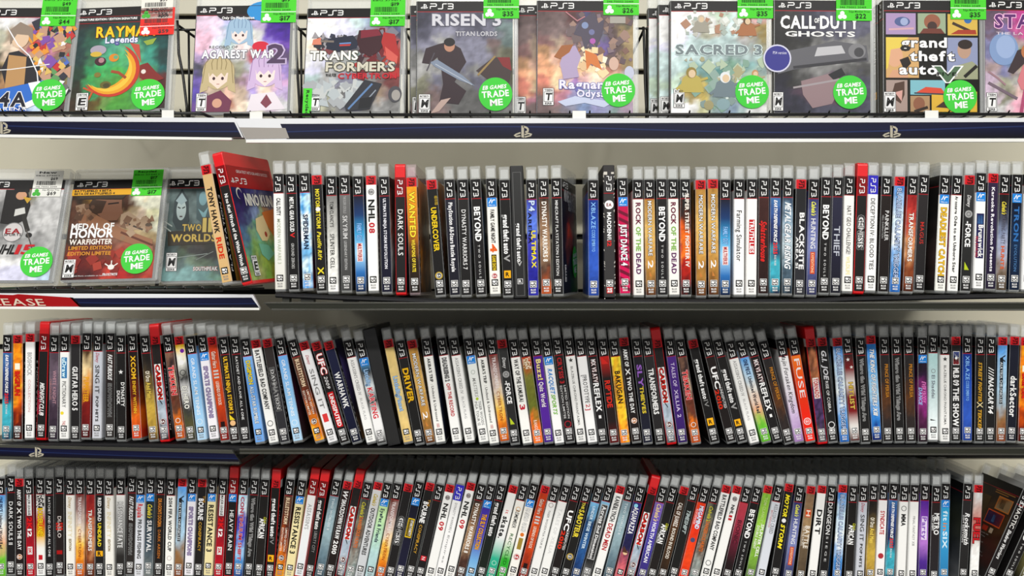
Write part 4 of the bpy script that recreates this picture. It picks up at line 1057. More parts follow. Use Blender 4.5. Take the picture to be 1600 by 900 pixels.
ROW4 = [
 (2, 3, ONEP),
 (14.6, 15.5, P('K', '262425', ['.26 .70 .5 f0f0f0 DARK SOULS II'], 'black spine, white serif capitals')), (29.4, 31, SHOOT), (44.5, 47.5, MLB12),
 (61.5, 63, P('K', 'e8e4e0>e8e4e0>d82c24>f0b828>f4f4f0>f6f6f4>f4f4f4', ['.165 .31 1 333 #checks', '.31 .60 .62 f8d820bo811 BORDERLANDS', '.79 .84 .5 c23 #box'], 'checkered, red and white spine, yellow lettering')),
 (76.7, 77.5, BLACKX),
 (91.5, 93, P('K', '262221>2c2020', ['.40 .62 .45 e8e0dc DIABLO', '.47 .54 .8 c82818b III', '.75 .79 .7 b01c1c #box'], 'black spine, red numeral over white capitals')),
 (108.5, 109.3, PRIN), (124.2, 124.6, TFGOLD), (140.5, 140.5, TFRED),
 (154.5, 154.5, P('K', '242323', ['.20 .44 .42 f4f4f4b RED DEAD', '.46 .70 .42 f0dc30b UNDEAD', '.745 .80 .85 fb2 #rstar'], 'black spine, white then yellow capitals')),
 (170, 171, PRIN),
 (187.5, 187, P('K', 'f4f4f2>b8b8b8>8a8a88>343231>242322', ['.24 .71 .62 e0e0e0bo333 RESONANCE FATE'], 'silver to black spine, edged serif capitals')),
 (204, 201.8, FAF),
 (219.6, 216.7, P('K', 'd8dce4>e4e6ec', ['.165 .25 1 28d #move', '.26 .40 .62 d83838b Rapala', '.42 .82 .46 444b PRO BASS FISHING'], 'silver-white spine, red and grey lettering')),
 (234.4, 231, P('K', '242c34>34424c>485864>808888*3', ['.165 .25 1 28d #move', ".27 .41 .55 e8d850bi Cabela's", '.44 .76 .55 e8e8e8b SURVIVAL'], 'stormy dark spine, yellow script and white capitals')),
 (250, 247, P('K', '2c2522>262221', [".21 .50 .45 d88c38b DRAGON'S DOGMA", '.53 .82 .34 c87c30 DARK ARISEN'], 'black spine, orange capitals')),
 (267, 264, P('K', 'f8f8f4', ['.19 .74 .42 333b 2014 FIFA WORLD CUP', '.77 .85 .6 c8b8b8 #ring'], 'white spine, black spaced capitals')),
 (284.4, 278.5, VALK), (299, 294, SPORTC), (315, 309, BOURNE), (330.7, 324.4, RES3), (347.8, 340.5, MLB12),
 (363.8, 357, P('D', '242324', ['.165 .25 1 28d #move', '.33 .74 .5 f2f2f2 HEAVY RAIN', '.33 .55 .1@-.4 999 ...........'], 'black spine, blue badge, white spaced capitals', 'r'), {'lm': 'first red cap, bottom row', 'lmd': 'leftmost red cap of the bottom row'}),
 (380, 371.6, P('K', 'b8e0f8>e8f4fc>5a44b8>4c48c0>a8d0f4>5a9cd8>28448c*4', ['.19 .84 .42 b83050boccd CONTINUUM SHIFT'], 'white, violet and blue spine')),
 (397, 388, WILD), (413.5, 404.5, AFRICAN),
 (430.7, 422, P('R', '222020', ['.19 .58 .5 fffbo666 grand theft auto', '.59 .66 .5 999 IV', '.77 .84 .75 fb2 #rstar'], 'black spine, white lettering, yellow square', 'r'), {'lm': 'second red cap, bottom row', 'lmd': 'second red cap of the bottom row'}),
 (452, 436.7, BULL), (471, 451.5, RES3),
 (488.5, 467.5, P('D', 'f4f4f4>e8ecf0', [".26 .52 .5 aaa ASSASSIN'S"], 'white spine, grey serif capitals', 'r'), {'lm': 'third red cap, bottom row', 'lmd': 'third red cap of the bottom row, left of its twin'}),
 (505, 483.5, P('D', '262425', ['.20 .50 .5 f4f4f4bo555 grand theft auto', '.52 .74 .36 999 LIBERTY CITY'], 'black spine, heavy white lettering', 'r'), {'lm': 'fourth red cap, bottom row', 'lmd': 'fourth red cap of the bottom row, right of its twin'}),
 (524.5, 499.6, TW2),
 (542, 515, P('R', '32201f>262020', ['.09 .17 .6 eeebi W', '.19 .60 .55 f4f4f4b SMACKDOWN VS RAW', '.62 .76 .55 f4f4f4b 2010'], 'black spine, white stencil capitals')),
 (558, 531.6, CARBON, {'lm': 'fifth red cap, bottom row', 'lmd': 'fifth red cap of the bottom row'}),
 (574.4, 547, CABD),
 (590.5, 562, P('R', 'dcdcdc>d0d4d8', [".12 .24 .5 c8b030bi Cabela's", '.27 .76 .5 333b OUTDOOR ADVENTURES'], 'pale grey spine, dark capitals')),
 (605, 578, P('K', 'd0eca8>c0e4b8>bcdcdc>b8d4d8*2', ['.165 .25 1 28d #move', '.27 .62 .45 345b EyePet & Friends'], 'mint green spine, dark friendly lettering')),
 (621, 594.5, TFGOLD),
 (638, 610, P('R', '262425', ['.34 .64 .68 222o888 GENESIS', '.36 .62 .5 f0f0f0b GENESIS'], 'black spine, outlined silver lettering')),
 (654.4, 624.5, P('K', '1c1c2c>242440', ['.165 .25 1 28d #move', '.38 .58 .8 f0cc28 #box', '.39 .57 .66 16162c #box', '.40 .56 .3@.1 f0f0f0b START PARTY'], 'navy spine, yellow-framed box')),
 (671.6, 641, BOURNE),
 (687.5, 656.5, P('K', '242223', ['.75 .80 .7 d02838 #box', '.76 .79 .4 eee N'], 'bare black spine, small red square')),
 (703.5, 673, NHL9),
 (719, 687.5, P('B', 'f8f8f8', ['.19 .50 .3 999 DYNASTY WARRIORS 6', '.53 .82 .26 aaa Empires'], 'white spine, blue top, faint lettering')),
 (735.5, 704, NHL9), (753, 720, DW8),
 (768, 735.8, P('K', '44309c>5040ac>5a58b8>7cb4e4>a8d4f0', ['.165 .25 1 28d #move', '.31 .68 .55 f0b028bo532 THE SLY COLLECTION'], 'violet to blue spine, gold lettering')),
 (784.5, 752, P('K', '242424>1c2a22', ['.19 .54 .55 f6f6f6bo666 grand theft auto'], 'black spine, heavy white lettering')),
 (803, 768, P('R', 'f2f2f0>f4f4f2>f0f0f0>38b898>30a888', ['.26 .30 .4 d66 it', '.33 .56 .66 222b skate.', '.78 .86 .6 c8ecdc #ring'], 'white spine with teal foot')),
 (819, 784.5, P('K', 'f6f4ee>f4f2ea>f4f2ec>38b838>30a830', ['.24 .28 .6 e8a850 #ring', '.27 .46 .5 444 REMEMBER', '.52 .85 .4 1c6c20 RECYCLED'], 'white spine, lime sticker at its foot')),
 (835, 801, P('K', 'f6f4ee', ['.165 .25 1 28d #move', '.26 .50 .5 f6f6f4bo444 HASBRO GAME', '.51 .56 .5 e08030 #disc', '.57 .69 .55 a89040 #box', '.73 .81 .8 b8242c #ea'], 'white spine, blue badge, red disc')),
 (853, 818, GUITAR3), (868.5, 834.5, TIGER10),
 (885.5, 850.5, P('K', 'f4f4f2', ['.24 .72 .42 ddd TALES OF XILLIA'], 'white spine, barely visible lettering')),
 (902.5, 867, UFC10),
 (919.5, 884, P('K', '242323', ['.17 .24 .36 e8d850b THE', '.25 .54 .62 f0dc48b SABOTEUR', '.70 .79 .85 d8b858 #ring', '.71 .78 .6 242323 #ea'], 'black spine, yellow capitals, gold ring')),
 (937, 900.5, P('K', '8ac8f0>1c3c64>3468a0>28508a>1c3458*4', ['.21 .66 .36 cfe4f4b UNDER SIEGE WINTER'], 'deep blue spine, pale spaced capitals')),
 (953.5, 917, P('K', '98ccec>202428>242424>242424>888*1', ['.20 .78 .85 d8d8d8 #box', '.205 .775 .72 1c1c1c #box', '.22 .40 .5 f2f2f2b Across', '.42 .77 .36 eeeb 2nd Dimension'], 'black-boxed spine with white frame')),
 (971, 934, P('R', 'f6f6f4', ['.11 .38 .58 222b KANE&LYNCH:', '.40 .68 .58 c0242cb DEAD MEN'], 'white spine, bold black then red capitals')),
 (986.5, 951.5, TW2),
 (1003, 969, P('K', '3c3484>34306c>2c2c60>2a2850>d86c78>e08088*3', ['.17 .24 .5@-.1 9adcf4 #disc', '.22 .50 .62 f2f2f8bo325 AQUAPAZZA', '.66 .74 .6 ecc8a0 #disc', '.63 .70 .7 5c3c30 #tri'], 'indigo to pink spine')),
 (1021.5, 986, CARBON, {'lm': 'sixth red cap, bottom row', 'lmd': 'rightmost red cap of the bottom row'}),
 (1037.5, 1004, P('K', '8a6cc0>5a4cb0>443c98>483868*2', [".18 .36 .55 e8d0a0bi Cabela's", '.38 .80 .45 f2f0f8b NORTH AMERICAN'], 'violet spine, cream script and white capitals')),
 (1053.5, 1019.5, AFRICAN),
 (1071, 1036, P('R', '2c2421>5c3c24>4a3420>241e1c*2', ['.17 .42 .5 ece4dcb CALL OF JUAREZ', '.44 .76 .42 e0d8ccb BOUND IN BLOOD'], 'dark brown spine, white capitals')),
 (1087, 1053, P('K', '242424', ['.26 .50 .46 b8c4c4bi TIMESHIFT'], 'black spine, short slanted grey lettering')),
 (1103.5, 1069.5, P('K', 'f04c1c>e83c1c>f05424>e83818*2', ['.20 .44 .5@.1 f4f4fcbo24a MEGAMIND', '.24 .40 .22@-.3 fdd BLUE DEFENDER', '.50 .62 .6 55587c #disc'], 'orange-red spine, white and blue lettering')),
 (1120, 1086, CABD), (1136.7, 1103, BFBC),
 (1153.8, 1120, P('R', 'f6f6f4', ['.10 .17 .62 b8b0b0 #ea', '.20 .30 .4 222b NHL', '.31 .36 .4 c82030b 11'], 'white spine, small black and red lettering')),
 (1169, 1137, P('K', 'c84858>a83c50>6a2438>2c1c20>241c1c*1', ['.35 .60 .5 4a1828 BIONIC'], 'pink to black spine')),
 (1185, 1154, BEYOND),
 (1201.5, 1173, P('R', '90c048>a0d050>8cbc48>5a7838*2', [".12 .40 .36 c8dc98 TOM CLANCY'S", '.40 .74 .36@.22 f4f8ecb SPLINTER CELL', '.42 .66 .32@-.2 e8f0d8b DOUBLE AGENT'], 'lime green spine, white capitals')),
 (1218.5, 1190.5, P('K', 'd8dce4>e0e4ec', [".19 .50 .46@.1 88888c ASSASSIN'S CREED", '.26 .44 .26@-.25 c88 BROTHERHOOD'], 'pale grey spine, grey serif capitals')),
 (1235, 1212, MOTO), (1251, 1232.5, CABH),
 (1268, 1251.5, P('R', '8c7058>a88c68>6c5c48>584838*3', ['.24 .32 .66 d8541c #box', '.25 .31 .45 f4e4d4b H', '.41 .64 .55@.12 ece4d8b BATTLE', '.42 .62 .26@-.28 ece4d8 FOR THE PACIFIC'], 'bronze spine, orange square')),
 (1285.5, 1270, P('R', 'f6f6f4', ['.25 .50 .62 222b DiRT'], 'white spine, one short black word')),
 (1301, 1287.5, P('K', '242324', ['.17 .50 .55 ececec DUNGEON', '.52 .78 .26 ccc S I E G E'], 'black spine, curling white lettering')),
 (1318.5, 1309, BLAZ), (1333.8, 1327, AFRICAN), (1350.5, 1344, SING), (1366.7, 1360, ORCS),
 (1382.7, 1375.5, P('K', 'f6f4f4', ['.28 .52 .52 c02430b SYNDICATE', '.70 .78 .7 b83c44 #disc'], 'white spine, red capitals, red disc')),
 (1399, 1391, EDF),
 (1414.5, 1408.5, P('K', 'f6f6f4', ['.20 .28 .66 555 #ring', '.30 .42 .55 222b MMA'], 'white spine, grey ring, short black letters')),
 (1430.5, 1425.5, P('K', 'f8f8f6', ['.32 .62 .3 999 FINAL FANTASY XIII'], 'white spine, hairline grey capitals')),
 (1447.5, 1443, P('K', '5c2c9c>8a48b8>c084d8>5a3498>44287c*1', ['.33 .57 .72 e8d8f4 #box', '.34 .56 .55 9060c0b Party'], 'violet spine, white cloud')),
 (1464, 1459.5, P('K', '32292a>302e32', ['.28 .50 .62@.1 f2f2f2b METRO', '.30 .46 .26@-.3 e8e8e8b LAST LIGHT'], 'charcoal spine, stacked white capitals')),
 (1480, 1475.5, P('K', '34a8d8>48b0e0>3c98cc>3480b4', ['.165 .25 1 28d #move', '.28 .38 .55 d8f0fcb fit', '.40 .48 .55 e09060 in', '.49 .66 .55 d8f0fcb SIX'], 'turquoise spine, outlined pale letters')),
 (1514.5, 1505.5, P('K', '343233>2c2b2b', ['.30 .62 .55@.1 f0f0f0bi Rocksmith', '.32 .60 .22@-.3 ddd 2014 EDITION'], 'charcoal spine, white script'), {'side': '222>443>444>888*3', 'lside': 1}),
 (1530.5, 1523, P('R', 'e0e0e0>d8b8b0>c86a60>b8a098>f8f8f6>f6f6f4>f6f6f4*2', ['.34 .60 .8 c8242cbo411 FUEL'], 'white spine, chunky red and black letters')),
 (1612, 1550, P('K', '272324', ['.13 .42 .55 f2f0ec CHAOTIC', '.44 .76 .45 e8e8e8bi Shadow Warriors'], 'steeply leaning black spine, back cover showing'),
    {'side': '2c2624>3a2a1c>5c4428>3c2418>4c2018>2c1c1a>2c2a2a*6', 'backart': [(.060, .118, .016, .0175, 'a87838'), (.060, .100, .0195, .021, 'a87838'), (.076, .119, .024, .046, 'd88838'), (.078, .117, .0255, .0445, 'b8a078'), (.086, .100, .028, .042, '6a5438'), (.062, .112, .049, .072, 'd8602c'), (.064, .110, .051, .070, '2c2860'), (.082, .090, .055, .067, '5a90c8'), (.010, .056, .030, .058, '54401c'), (.066, .082, .076, .084, 'b83820'), (.088, .098, .076, .084, 'c8b8a0'), (.020, .050, .062, .080, '6c2818')]}),
 (1640, 1578, BEYOND), (1668, 1605, P('K', 'c8c060>d8d088>3a3830', ['.40 .80 .4 222 RALLY'], 'steeply leaning yellow spine')),
]
# ------------------------------------------------------------ stickers and lettering on covers
def Tc(c, t):
    """front cover, c and t in metres from the cover's left edge / sleeve top"""
    return lambda a, b, l: (XF + 0.0004 + l, c + a, S1 - t + b)

def trade_sticker(root, c, t, tilt=0.08):
    ink = Ink()
    B = Tc(c, t)
    ct, st = math.cos(tilt), math.sin(tilt)
    T = lambda a, b, l: B(a * ct - b * st, a * st + b * ct, l)
    disc(ink, 0, 0, .0222, T, srgb('4fd44c'), .0010, 40)
    W = srgb('fafafa')
    put_text(ink, 'EB GAMES', lambda a, b, l: T(a - .0165, b + .0095, l), .031, .0050, W, 'b', shear=.25, lift=.0012)
    put_text(ink, 'TRADE', lambda a, b, l: T(a - .0178, b + .0005, l), .0355, .0082, W, 'b', lift=.0012)
    put_text(ink, 'ME', lambda a, b, l: T(a - .0078, b - .0108, l), .0165, .0082, W, 'b', lift=.0012)
    ink.build('trade_sticker', root, M_STICK)

def price_sticker(root, c, t, price, old, col='58dc3c', head='Recycled', w=.047, h=.047):
    """price label: heading, old price, bar code, white rule, trefoil and new price"""
    ink = Ink()
    T = Tc(c, t)
    K = srgb('1c4a18') if col[0] == '5' else srgb('444')
    W = srgb('fff')
    n = 6
    for i in range(n):
        rect(ink, 0, w, -h + h * i / n, -h + h * (i + 1) / n, T, srgb(col), .0010)
    put_text(ink, head, lambda a, b, l: T(a + w * .16, b - h * .07, l), w * .6, h * .075, K, 'b', lift=.0012)
    put_text(ink, 'EBG 37561 1', lambda a, b, l: T(a + w * .06, b - h * .19, l), w * .8, h * .045, K, lift=.0012)
    put_text(ink, old, lambda a, b, l: T(a + w * .58, b - h * .31, l), w * .24, h * .10, K, 'b', lift=.0012)
    rr = random.Random(int(c * 1e5) + int(t * 1e5) + len(price))
    x = w * .12
    while x < w * .78:
        bw = rr.choice((.0004, .0007, .0011))
        rect(ink, x, x + bw, -h * .56, -h * .40, T, K, .0012)
        x += bw + rr.choice((.0004, .0006, .0009))
    put_text(ink, '346 70052 20419', lambda a, b, l: T(a + w * .10, b - h * .62, l), w * .74, h * .05, K, lift=.0012)
    rect(ink, 0, w, -h * .69, -h * .67, T, W if col[0] != 'f' or col == 'f23c34' else K, .0012)
    put_text(ink, 'Edge Member Price', lambda a, b, l: T(a + w * .36, b - h * .74, l), w * .58, h * .05, K, lift=.0012)
    put_text(ink, price, lambda a, b, l: T(a + w * .54, b - h * .87, l), w * .30, h * .13, K, 'b', lift=.0012)
    tc = srgb('fafafa') if col[0] != 'f' or col == 'f23c34' else srgb('58c050')
    for k in range(3):
        a = math.pi / 2 + k * 2 * math.pi / 3
        disc(ink, w * .17 + .0032 * math.cos(a), -h * .86 + .0032 * math.sin(a), .0030, T, tc, .0012 + k * .00005, 18)
    ink.build('price_sticker', root, M_STICK)

def rating(root, letter, c, t, w=.0155, h=.024):
    t = min(t, SL - h - .0012)
    ink = Ink()
    T = Tc(c, t)
    K, W = srgb('1a1a1a'), srgb('f6f6f6')
    rect(ink, -.0006, w + .0006, -h - .0006, .0006, T, K, .0003)
    rect(ink, 0, w, -h, 0, T, W, .0005)
    rect(ink, .0008, w - .0008, -h + .0042, -.0046, T, K, .0006)
    rect(ink, .0014, w - .0014, -h + .0048, -.0052, T, W, .0007)
    put_text(ink, {'M': 'MATURE 17+', 'T': 'TEEN', 'E': 'EVERYONE'}[letter], lambda a, b, l: T(a + .0014, b - .0024, l), w - .0028, .0026, K, 'b', lift=.0007)
    put_text(ink, letter, lambda a, b, l: T(a + w * .20, b - h * .5, l), w * .6, h * .42, K, 'b', shear=.12, lift=.0009)
    put_text(ink, 'ESRB', lambda a, b, l: T(a + w * .18, b - h + .0021, l), w * .64, .0026, K, 'b', lift=.0007)
    ink.build('rating_label', root)

CW, CH = .1275, SL
def cover_ink(root, texts, shapes=(), name='cover_lettering'):
    """texts: 'c0 c1 tmid size colour[flags] words' in fractions of the cover"""
    ink = Ink()
    for k, s in enumerate(shapes):
        kind, v, col = s
        T = Tc(0, 0)
        lf = .0002 + k * .0000025
        c = srgb(col)
        if kind == 'poly':
            ink.poly([T(x * CW, -y * CH, lf) for x, y in v], c)
        elif kind == 'disc':
            disc(ink, v[0] * CW, -v[1] * CH, v[2] * CW, T, c, lf, 28, (v[3] if len(v) > 3 else v[2]) * CW)
        elif kind == 'line':
            stroke(ink, [(x * CW, -y * CH) for x, y in v[1:]], v[0] * CW, T, c, lf)
        elif kind == 'arc':
            cx, cy, r, w0, a0, a1 = v
            N = 18
            pts = []
            for i in range(N + 1):
                t = i / N
                a = math.radians(a0 + (a1 - a0) * t)
                ww = w0 * math.sin(math.pi * t)
                pts.append(((cx + r * math.cos(a)) * CW, -cy * CH + r * math.sin(a) * CW, (cx + (r - ww) * math.cos(a)) * CW, -cy * CH + (r - ww) * math.sin(a) * CW))
            for p, q in zip(pts, pts[1:]):
                ink.poly([T(p[0], p[1], lf), T(q[0], q[1], lf), T(q[2], q[3], lf), T(p[2], p[3], lf)], c)
    base = .0002 + len(shapes) * .0000025 + .00004
    for s in texts:
        a = s.split(' ', 5)
        c0, c1, tm, sz, col, words = float(a[0]), float(a[1]), float(a[2]), float(a[3]), a[4], a[5]
        cc, fl, oc = ink_code(col)
        T = lambda p, q, l, c0=c0, tm=tm: Tc(c0 * CW, tm * CH)(p, q, l)
        c = srgb(cc); sh = .25 if 'i' in fl else 0
        if oc:
            put_text(ink, words, T, (c1 - c0) * CW, sz * CH, srgb(oc), 'o', sh, base)
        put_text(ink, words, T, (c1 - c0) * CW, sz * CH, c, 'b' if 'b' in fl else 'n', sh, base + .00015)
    return ink.build(name, root)

def shards(n, x0, x1, y0, y1, pal, size, seed):
    rr = random.Random(seed)
    out = []
    for k in range(n):
        x, y = rr.uniform(x0, x1), rr.uniform(y0, y1)
        a = rr.uniform(0, 6.28)
        r = size * rr.uniform(.4, 1.2)
        q = rr.uniform(.25, .8)
        m = rr.choice((3, 4, 4, 5))
        out.append(('poly', [(x + r * math.cos(a + 6.28 * i / m) * (1 if i % 2 else q), y + r * math.sin(a + 6.28 * i / m) * .85 * (q if i % 2 else 1)) for i in range(m)], rr.choice(pal)))
    return out

def cover_header(root, red=False):
    ink = Ink()
    W = srgb('f6f6f6')
    T = Tc(.0105, .0068 + (.0125 if red else 0))
    ps_mark(ink, T, .0058, W, .0004)
    T = Tc(.0185, .0068 + (.0125 if red else 0))
    put_ps3(ink, T, .0300, .0066, W, .0004, .2)
    ink.build('platform_logo', root)

# ------------------------------------------------------------ spines
SEED = [0]
ORD = ['', 'first', 'second', 'third', 'fourth', 'fifth', 'sixth', 'seventh', 'eighth', 'ninth', 'tenth', 'eleventh', 'twelfth', 'thirteenth',
       'fourteenth', 'fifteenth', 'sixteenth', 'seventeenth', 'eighteenth', 'nineteenth', 'twentieth', 'twenty-first', 'twenty-second']
REF = {2: (280, 458), 3: (525, 690), 4: (760, 895)}
ROWNAME = {2: 'upper', 3: 'middle', 4: 'bottom'}
GROUP = {2: 'game cases spine out on the upper shelf', 3: 'game cases spine out on the middle shelf', 4: 'game cases spine out on the bottom shelf'}

def place_row(row, items):
    y = ROW[row]
    ya, yb = REF[row]
    za, zb = wpt(0, ya, y).z, wpt(0, yb, y).z
    f = SHELF_Z[row]
    pos = []
    for it in items:
        xt, xb = wpt(it[0], 0, y).x, wpt(it[1], 0, y).x
        phi = math.atan2(xt - xb, za - zb)
        half = ({'slip': .0178, 'plain': .0192, 'card': .0156}[it[2]] if isinstance(it[2], str) else .0143) / 2
        z0 = f(xb) + half * abs(math.sin(phi))
        x0 = xb + (z0 - zb) * math.tan(phi)
        pos.append([x0, x0 + H_ * math.tan(phi), half])
    moved = 0
    for sweep in range(400):
        worst = 0
        for a, b in zip(pos, pos[1:]):
            for k in (0, 1):
                la = math.atan2(a[1] - a[0], H_); lb = math.atan2(b[1] - b[0], H_)
                need = a[2] / math.cos(la) + b[2] / math.cos(lb)
                d = need - (b[k] - a[k])
                if d > 1e-6:
                    a[k] -= d * .5; b[k] += d * .5
                    worst = max(worst, d)
        if worst < 1e-5:
            break
    out = []
    rr = random.Random(row)
    for (x0, x1, half), it in zip(pos, items):
        phi = math.atan2(x1 - x0, H_)
        opts = it[3] if len(it) > 3 else {}
        raise_ = rr.choice((0, 0, .0006, .0012, .002, .0028))
        a = math.asin(raise_ / D_)
        z0 = f(x0) + half * abs(math.sin(phi)) + raise_ + .0002
        x0 += raise_ * math.tan(phi)
        M = Matrix.Translation((x0, y + rr.uniform(0, .002), z0)) @ Matrix.Rotation(phi, 4, 'Y') @ Matrix.Rotation(-a, 4, 'X')
        if opts.get('yaw'):
            M = Matrix.Translation((x0, y, z0)) @ Matrix.Rotation(phi, 4, 'Y') @ Matrix.Translation((-XF, 0, 0)) @ Matrix.Rotation(-math.radians(opts['yaw']), 4, 'Z') @ Matrix.Translation((XF, 0, 0))
        out.append((M, it, opts))
    lms = [(i, o['lm']) for i, (_, _, o) in enumerate(out) if 'lm' in o]
    for i, (M, it, opts) in enumerate(out):
        SEED[0] += 1
        if isinstance(it[2], str):
            o = dark_box(M, SEED[0], it[2])
            tag(o, opts['lmd'], 'game case', GROUP[row])
            continue
        hdr, shell, base, titles, look = it[2]
        o = make_case(hdr, shell, base, titles, M, SEED[0], opts.get('side'), opts.get('grid'))
        if opts.get('cover'):
            cover_ink(o, opts['cover'])
            cover_header(o)
            rating(o, 'E', .010, .112, .013, .022)
            trade_sticker(o, .098, .108)
        if opts.get('backart'):
            ink = Ink()
            TB = lambda a, t: (lambda p, q, l: (-XF - .0003 - l, .1275 - a - p, S1 - t + q))
            O = TB(0, 0)
            for a0, a1, t0, t1, c in opts['backart']:
                rect(ink, a0, a1, -t1, -t0, O, srgb(c), .0001)
            for k in range(9):
                rr2 = random.Random(k)
                put_text(ink, 'Build your team and battle through the arena'[: rr2.randint(18, 40)], TB(.012, .088 + k * .0048), rr2.uniform(.05, .09), .0018, srgb('bbb'), lift=.0002)
            ink.build('back_print', o)
        if opts.get('tops'):
            ink = Ink()
            ya = opts['tops']
            ink.poly([(-XF * .8, ya, H_ + .0003), (XF * .8, ya, H_ + .0003), (XF * .8, ya + .045, H_ + .0003), (-XF * .8, ya + .045, H_ + .0003)], srgb('2f8c34'))
            ink.build('top_sticker', o, M_STICK)
        if 'lm' in opts:
            lab = look + ', ' + opts['lmd']
            if len(lab.split()) > 16:
                lab = opts['lmd']
        elif i == 0:
            lab = look + ', leftmost of the ' + ROWNAME[row] + ' row'
        elif i == len(out) - 1:
            lab = look + ', rightmost of the ' + ROWNAME[row] + ' row'
        else:
            j, n = min(((j, n) for j, n in lms), key=lambda q: abs(q[0] - i))
            d = i - j
            last = len(out) - 1 - i
            if abs(d) > 19 and last < 22:
                lab = '%s, %s from right end of %s row' % (look, ORD[last + 1], ROWNAME[row])
            else:
                lab = '%s, %s %s of %s' % (look, 'just' if abs(d) == 1 else ORD[abs(d)], 'right' if d > 0 else 'left', n)
        tag(o, lab, 'game case', GROUP[row])

# ------------------------------------------------------------ cases standing face out
def tilt_for(top_px, yb, zb=TOPZ):
    """lean back that brings the top of the printed sleeve to this pixel row"""
    lo, hi = 0.03, 0.42
    for _ in range(30):
        m = (lo + hi) / 2
        if AXY - (zb + T_ * math.sin(m) + S1 * math.cos(m) - EYE) * FPX / (DIST + yb + S1 * math.sin(m)) < top_px: lo = m
        else: hi = m
    return lo

def face_case(label, sheet_px, top_px, bot_px, yb, lean, shell, hdr, base, grid, group, back=0.0, spine_title=(), hdr_cover=True, floor_z=TOPZ, tilt=None):
    """front cover to the viewer; sheet_px = left edge of the sleeve at its foot, top_px = top of the printed sleeve"""
    zb = floor_z
    if tilt is None:
        tilt = tilt_for(top_px, yb, zb)
    x = wpt(sheet_px, 0, yb).x
    # case frame: -90 deg about z puts the front cover towards the viewer with the spine on the left
    zc = zb + T_ * math.sin(tilt) + .0004 + max(0, D_ * math.sin(math.radians(lean)))
    M = (Matrix.Translation((x, yb + back, zc)) @ Matrix.Rotation(math.radians(lean), 4, 'Y') @ Matrix.Rotation(-tilt, 4, 'X')
         @ Matrix.Rotation(math.radians(-90), 4, 'Z') @ Matrix.Translation((-XF, 0, 0)))
    # the rotated cover sits on its lower front edge
    SEED[0] += 1
    o = make_case(hdr, shell, base, list(spine_title), M, SEED[0], None, grid, badge='')
    if hdr_cover:
        cover_header(o)
    tag(o, label, 'game case', group)
    return o

